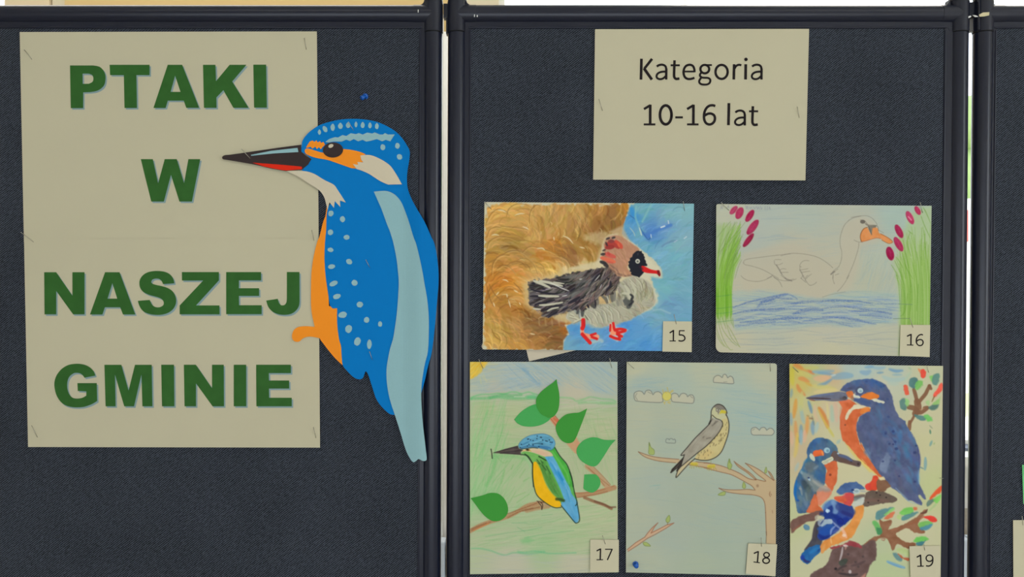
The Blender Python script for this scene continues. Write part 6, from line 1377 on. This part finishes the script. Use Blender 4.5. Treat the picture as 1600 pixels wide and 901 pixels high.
eo = arc_pts(bz1(628,335,628,318,645,308,690,320,740,335,780,330,840,318,880,312,940,318,1000,332,1035,348)) + bz1(1005,360,1005,385,1020,400,980,400,985,420,950,412,972,442) + arc_pts(bz1(940,440,860,412,780,385,700,370,645,350,628,335))[:-1]
piece('eye_stripe', eo, .0006, M_BORANGE, .0003, 'orange stripe under the eye')
piece('eye_stripe', bz1(636,300,660,262,680,254,690,265,706,254,713,268,730,259,736,271,752,264,762,282,745,300,735,313,722,300,707,312,698,296,676,309,668,296,640,304), .0006, M_BORANGE, .0003, 'small jagged orange patch before the eye')
piece('cheek', bz1(1000,355) + arc_pts(bz1(1000,355,1060,352,1120,372,1190,415,1230,465,1278,548)) + arc_pts(bz1(1185,550,1130,525,1060,480,1010,457,975,446)) + bz1(950,412,985,418,980,398,1020,402,1005,382), .0009, M_BCREAM, .0003, 'cream cheek patch')
piece('eye', ell(*bz1(816,318)[0], 68 / 4.289, 51 / 4.289, -.05, 28), .0012, M_BBLACK, .0003, 'brown-black oval eye')
piece('eye_highlight', ell(*bz1(802,291)[0], 18 / 4.289, 12 / 4.289, -.4, 12), .0015, M_BCREAM, .0002, 'cream highlight in the eye')
piece('crown_stripe', bz1(765,265,790,245,830,232,850,235,880,218,905,225,935,206,970,212,990,205,1015,215,1045,202,1080,208,1095,200,1130,215,1150,215,1165,205,1185,215,1230,214,1200,260,1170,250,1145,260,1110,245,1070,256,1040,262,1015,250,985,260,955,245,930,258,905,249,875,262,850,262,820,262,790,268), .0006, M_BLIGHT, .0003, 'zigzag-edged pale stripe over the eye')
wing = arc_pts(bz1(1090,597,1160,592,1200,600,1240,625,1275,670,1300,730,1325,800,1355,900) + bz2(1000,110,1035,260,1060,400,1080,520,1090,640,1090,780,1083,900) + bz3(1060,140,1038,280,1035,400,1045,560,1065,740,1075,830,1068,850,1045,852,1015,838,1000,850,978,862,955,840,920,770,880,640,840,515,800,390,780,270,778,170,795,60,810,0) + bz2(830,780,855,600,868,400,862,300,850,200,825,80,800,0) + bz1(1180,820,1140,710))
piece('wing_stripe', wing, .0008, M_BLIGHT, .0004, 'long pale blue stripe from shoulder to tail tip')
rb = random.Random(3)
def spot(z_, x, y, w_, h_, an=0, tip=True):
    cx, cy = z_(x, y)[0]; s_ = 4.289 if z_ is bz1 else 4.742; w_ /= 2 * s_; h_ /= 2 * s_; pts = []
    for k in range(14):
        a_ = 2 * math.pi * k / 14; rr_ = 1 + rb.uniform(-.07, .07)
        px, py = w_ * math.cos(a_) * rr_, h_ * math.sin(a_) * rr_
        if tip and math.sin(a_) < 0: px *= 1 - .6 * (-math.sin(a_)) ** 2
        pts.append((cx + px * math.cos(an) - py * math.sin(an), cy + px * math.sin(an) + py * math.cos(an)))
    piece('spot', pts, .0006, M_BLIGHT, .0003)
for x, y, w_, h_, an in ((725,198,22,36,0),(762,177,30,46,-.5),(814,165,28,50,0),(866,157,32,42,0),(918,150,30,42,.1),(970,147,20,38,0),(1015,151,28,42,0),(1064,153,24,40,0),(1110,158,26,42,0)): spot(bz1, x, y, w_, h_, an)
for x, y, w_, h_, an in ((1150,300,34,40,3.1),(1248,290,32,40,0),(1262,364,38,36,1.2),(802,743,36,40,.5),(880,782,40,34,1.6)): spot(bz1, x, y, w_, h_, an, False)
for x, y, w_, h_, an in ((362,14,42,42,0),(482,50,44,36,0),(363,143,44,32,.2),(500,230,50,38,.5),(370,267,56,34,-.2),(385,392,66,36,-.45),(410,488,58,38,-.3),(540,386,46,44,0),(580,548,46,44,0),(452,624,64,46,-.2),(630,662,40,44,0),(730,692,30,42,0),(497,728,50,60,.3),(562,822,48,62,.3),(650,842,34,70,.1)): spot(bz2, x, y, w_, h_, an, False)

# ---------------------------------------------------------------- pins
def pin(p, q, label, depth=-.0048, lift=.0022, r=.00042):
    a_ = P(p[0], p[1], depth - lift); b_ = P(q[0], q[1], depth + .0002)
    t = thing('pin', label, 'pin', tuple(a_))
    bm = bmesh.new(); rod(bm, a_, b_, r, r * .75, 8); bm_obj('shaft', bm, M_STEEL, t, True)
    bm = bmesh.new(); ball(bm, a_, r * 1.6, n=8); bm_obj('head', bm, M_STEEL, t, True)
    return t
PINS = [((38, 78), (50, 93), 'thin pin in the top left corner of the PTAKI sheet', -.0018), ((475.5, 60), (478.6, 77.5), 'thin pin in the top right corner of the PTAKI sheet', -.0018),
 ((33, 363), (52.5, 378), 'thin pin at the left end of the seam between the two title sheets', -.0028), ((487, 359.5), (490.6, 375.8), 'thin pin at the right end of the seam between the two title sheets', -.0028),
 ((49.5, 665), (58.5, 683), 'thin pin in the bottom left corner of the NASZEJ GMINIE sheet', -.0034), ((489.6, 667.6), (493.7, 683.8), 'thin pin in the bottom right corner of the NASZEJ GMINIE sheet', -.0034),
 ((377.5, 233), (391, 247.5), 'thin pin through the beak of the paper kingfisher', -.0056), ((545, 192), (553, 204), 'thin pin through the crown of the paper kingfisher', -.0052), ((571.8, 406), (578, 418), 'thin pin in the middle of the paper kingfisher body', -.0050),
 ((577.5, 549.5), (582, 562), 'thin pin low on the paper kingfisher below the last spots', -.0050),
 ((936, 155.3), (941.5, 173), 'thin pin on the left side of the Kategoria sheet', -.0036), ((1246, 167), (1248.7, 184), 'thin pin on the right side of the Kategoria sheet', -.0038),
 ((757.5, 315.5), (768, 327), 'thin pin in the top left corner of the duck painting', -.0046), ((1067.6, 315.2), (1070, 329.4), 'thin pin in the top right corner of the duck painting', -.0046), ((1053.3, 491.5), (1056.8, 506), 'thin pin fixing the number card of the duck painting', -.0066),
 ((1127.3, 316.4), (1139.6, 329), 'thin pin in the top left corner of the swan drawing', -.0042), ((1438, 316.8), (1441.6, 332.3), 'thin pin in the top right corner of the swan drawing', -.0044), ((1422, 497.5), (1426.7, 511.3), 'thin pin fixing the number card of the swan drawing', -.0060),
 ((748.5, 562), (754.8, 575.6), 'thin pin in the top left corner of the leaf collage', -.0050), ((952.7, 560), (956, 575), 'thin pin in the top right corner of the leaf collage', -.0050), ((941.5, 837), (945.9, 849.7), 'thin pin fixing the number card of the leaf collage', -.0066),
 ((980.4, 566.3), (990.5, 575.6), 'thin pin in the top left corner of the falcon drawing', -.0038), ((1203.5, 567.5), (1203.9, 580), 'thin pin in the top right corner of the falcon drawing', -.0038), ((1189.3, 840.6), (1190.1, 853.6), 'thin pin fixing the number card of the falcon drawing', -.0062),
 ((1239.4, 573.4), (1247.3, 581), 'thin pin in the top left corner of the watercolour', -.0046), ((1449, 573), (1451, 581.6), 'thin pin in the top right corner of the watercolour', -.0046), ((1469, 746.6), (1474, 747.2), 'short pin at the right edge of the watercolour', -.0042),
 ((1444, 851), (1445.1, 859.6), 'thin pin fixing the number card of the watercolour of three kingfishers', -.0062), ((1597, 806.5), (1598.4, 820), 'thin pin in the top of the blank paper at the right edge', -.0028)]
for p, q, lb, dp in PINS: pin(p, q, lb, dp)
# blue push pins
def push_pin(base, tip_off, label, y0, r):
    """base = pixel where it enters; handle leans towards tip_off (pixels)"""
    a_ = P(*base, y0); tdir = Vector((tip_off[0] * K, -.009, -tip_off[1] * K))
    t = thing('push_pin', label, 'push pin', tuple(a_))
    d = tdir.normalized()
    bm = bmesh.new(); rod(bm, a_ - d * .001, a_ + d * .0012, r, r * .96, 20); bm_obj('collar', bm, M_BLUEPIN, t, True)
    bm = bmesh.new(); rod(bm, a_ + d * .0012, a_ + d * .0075, r * .62, r * .5, 20); bm_obj('grip', bm, M_BLUEPIN, t, True)
    bm = bmesh.new(); rod(bm, a_ + d * .0072, a_ + d * .0095, r * .74, r * .78, 20); bm_obj('cap', bm, M_BLUEPIN, t, True)
push_pin((571, 150.5), (-4.2, 5), 'blue plastic push pin stuck in the left board above the paper kingfisher', 0, .0042)
push_pin((993, 880.8), (-.4, -.4), 'blue plastic push pin in the bottom left corner of the falcon drawing', dep18(993, 880) - .0002, .0042)
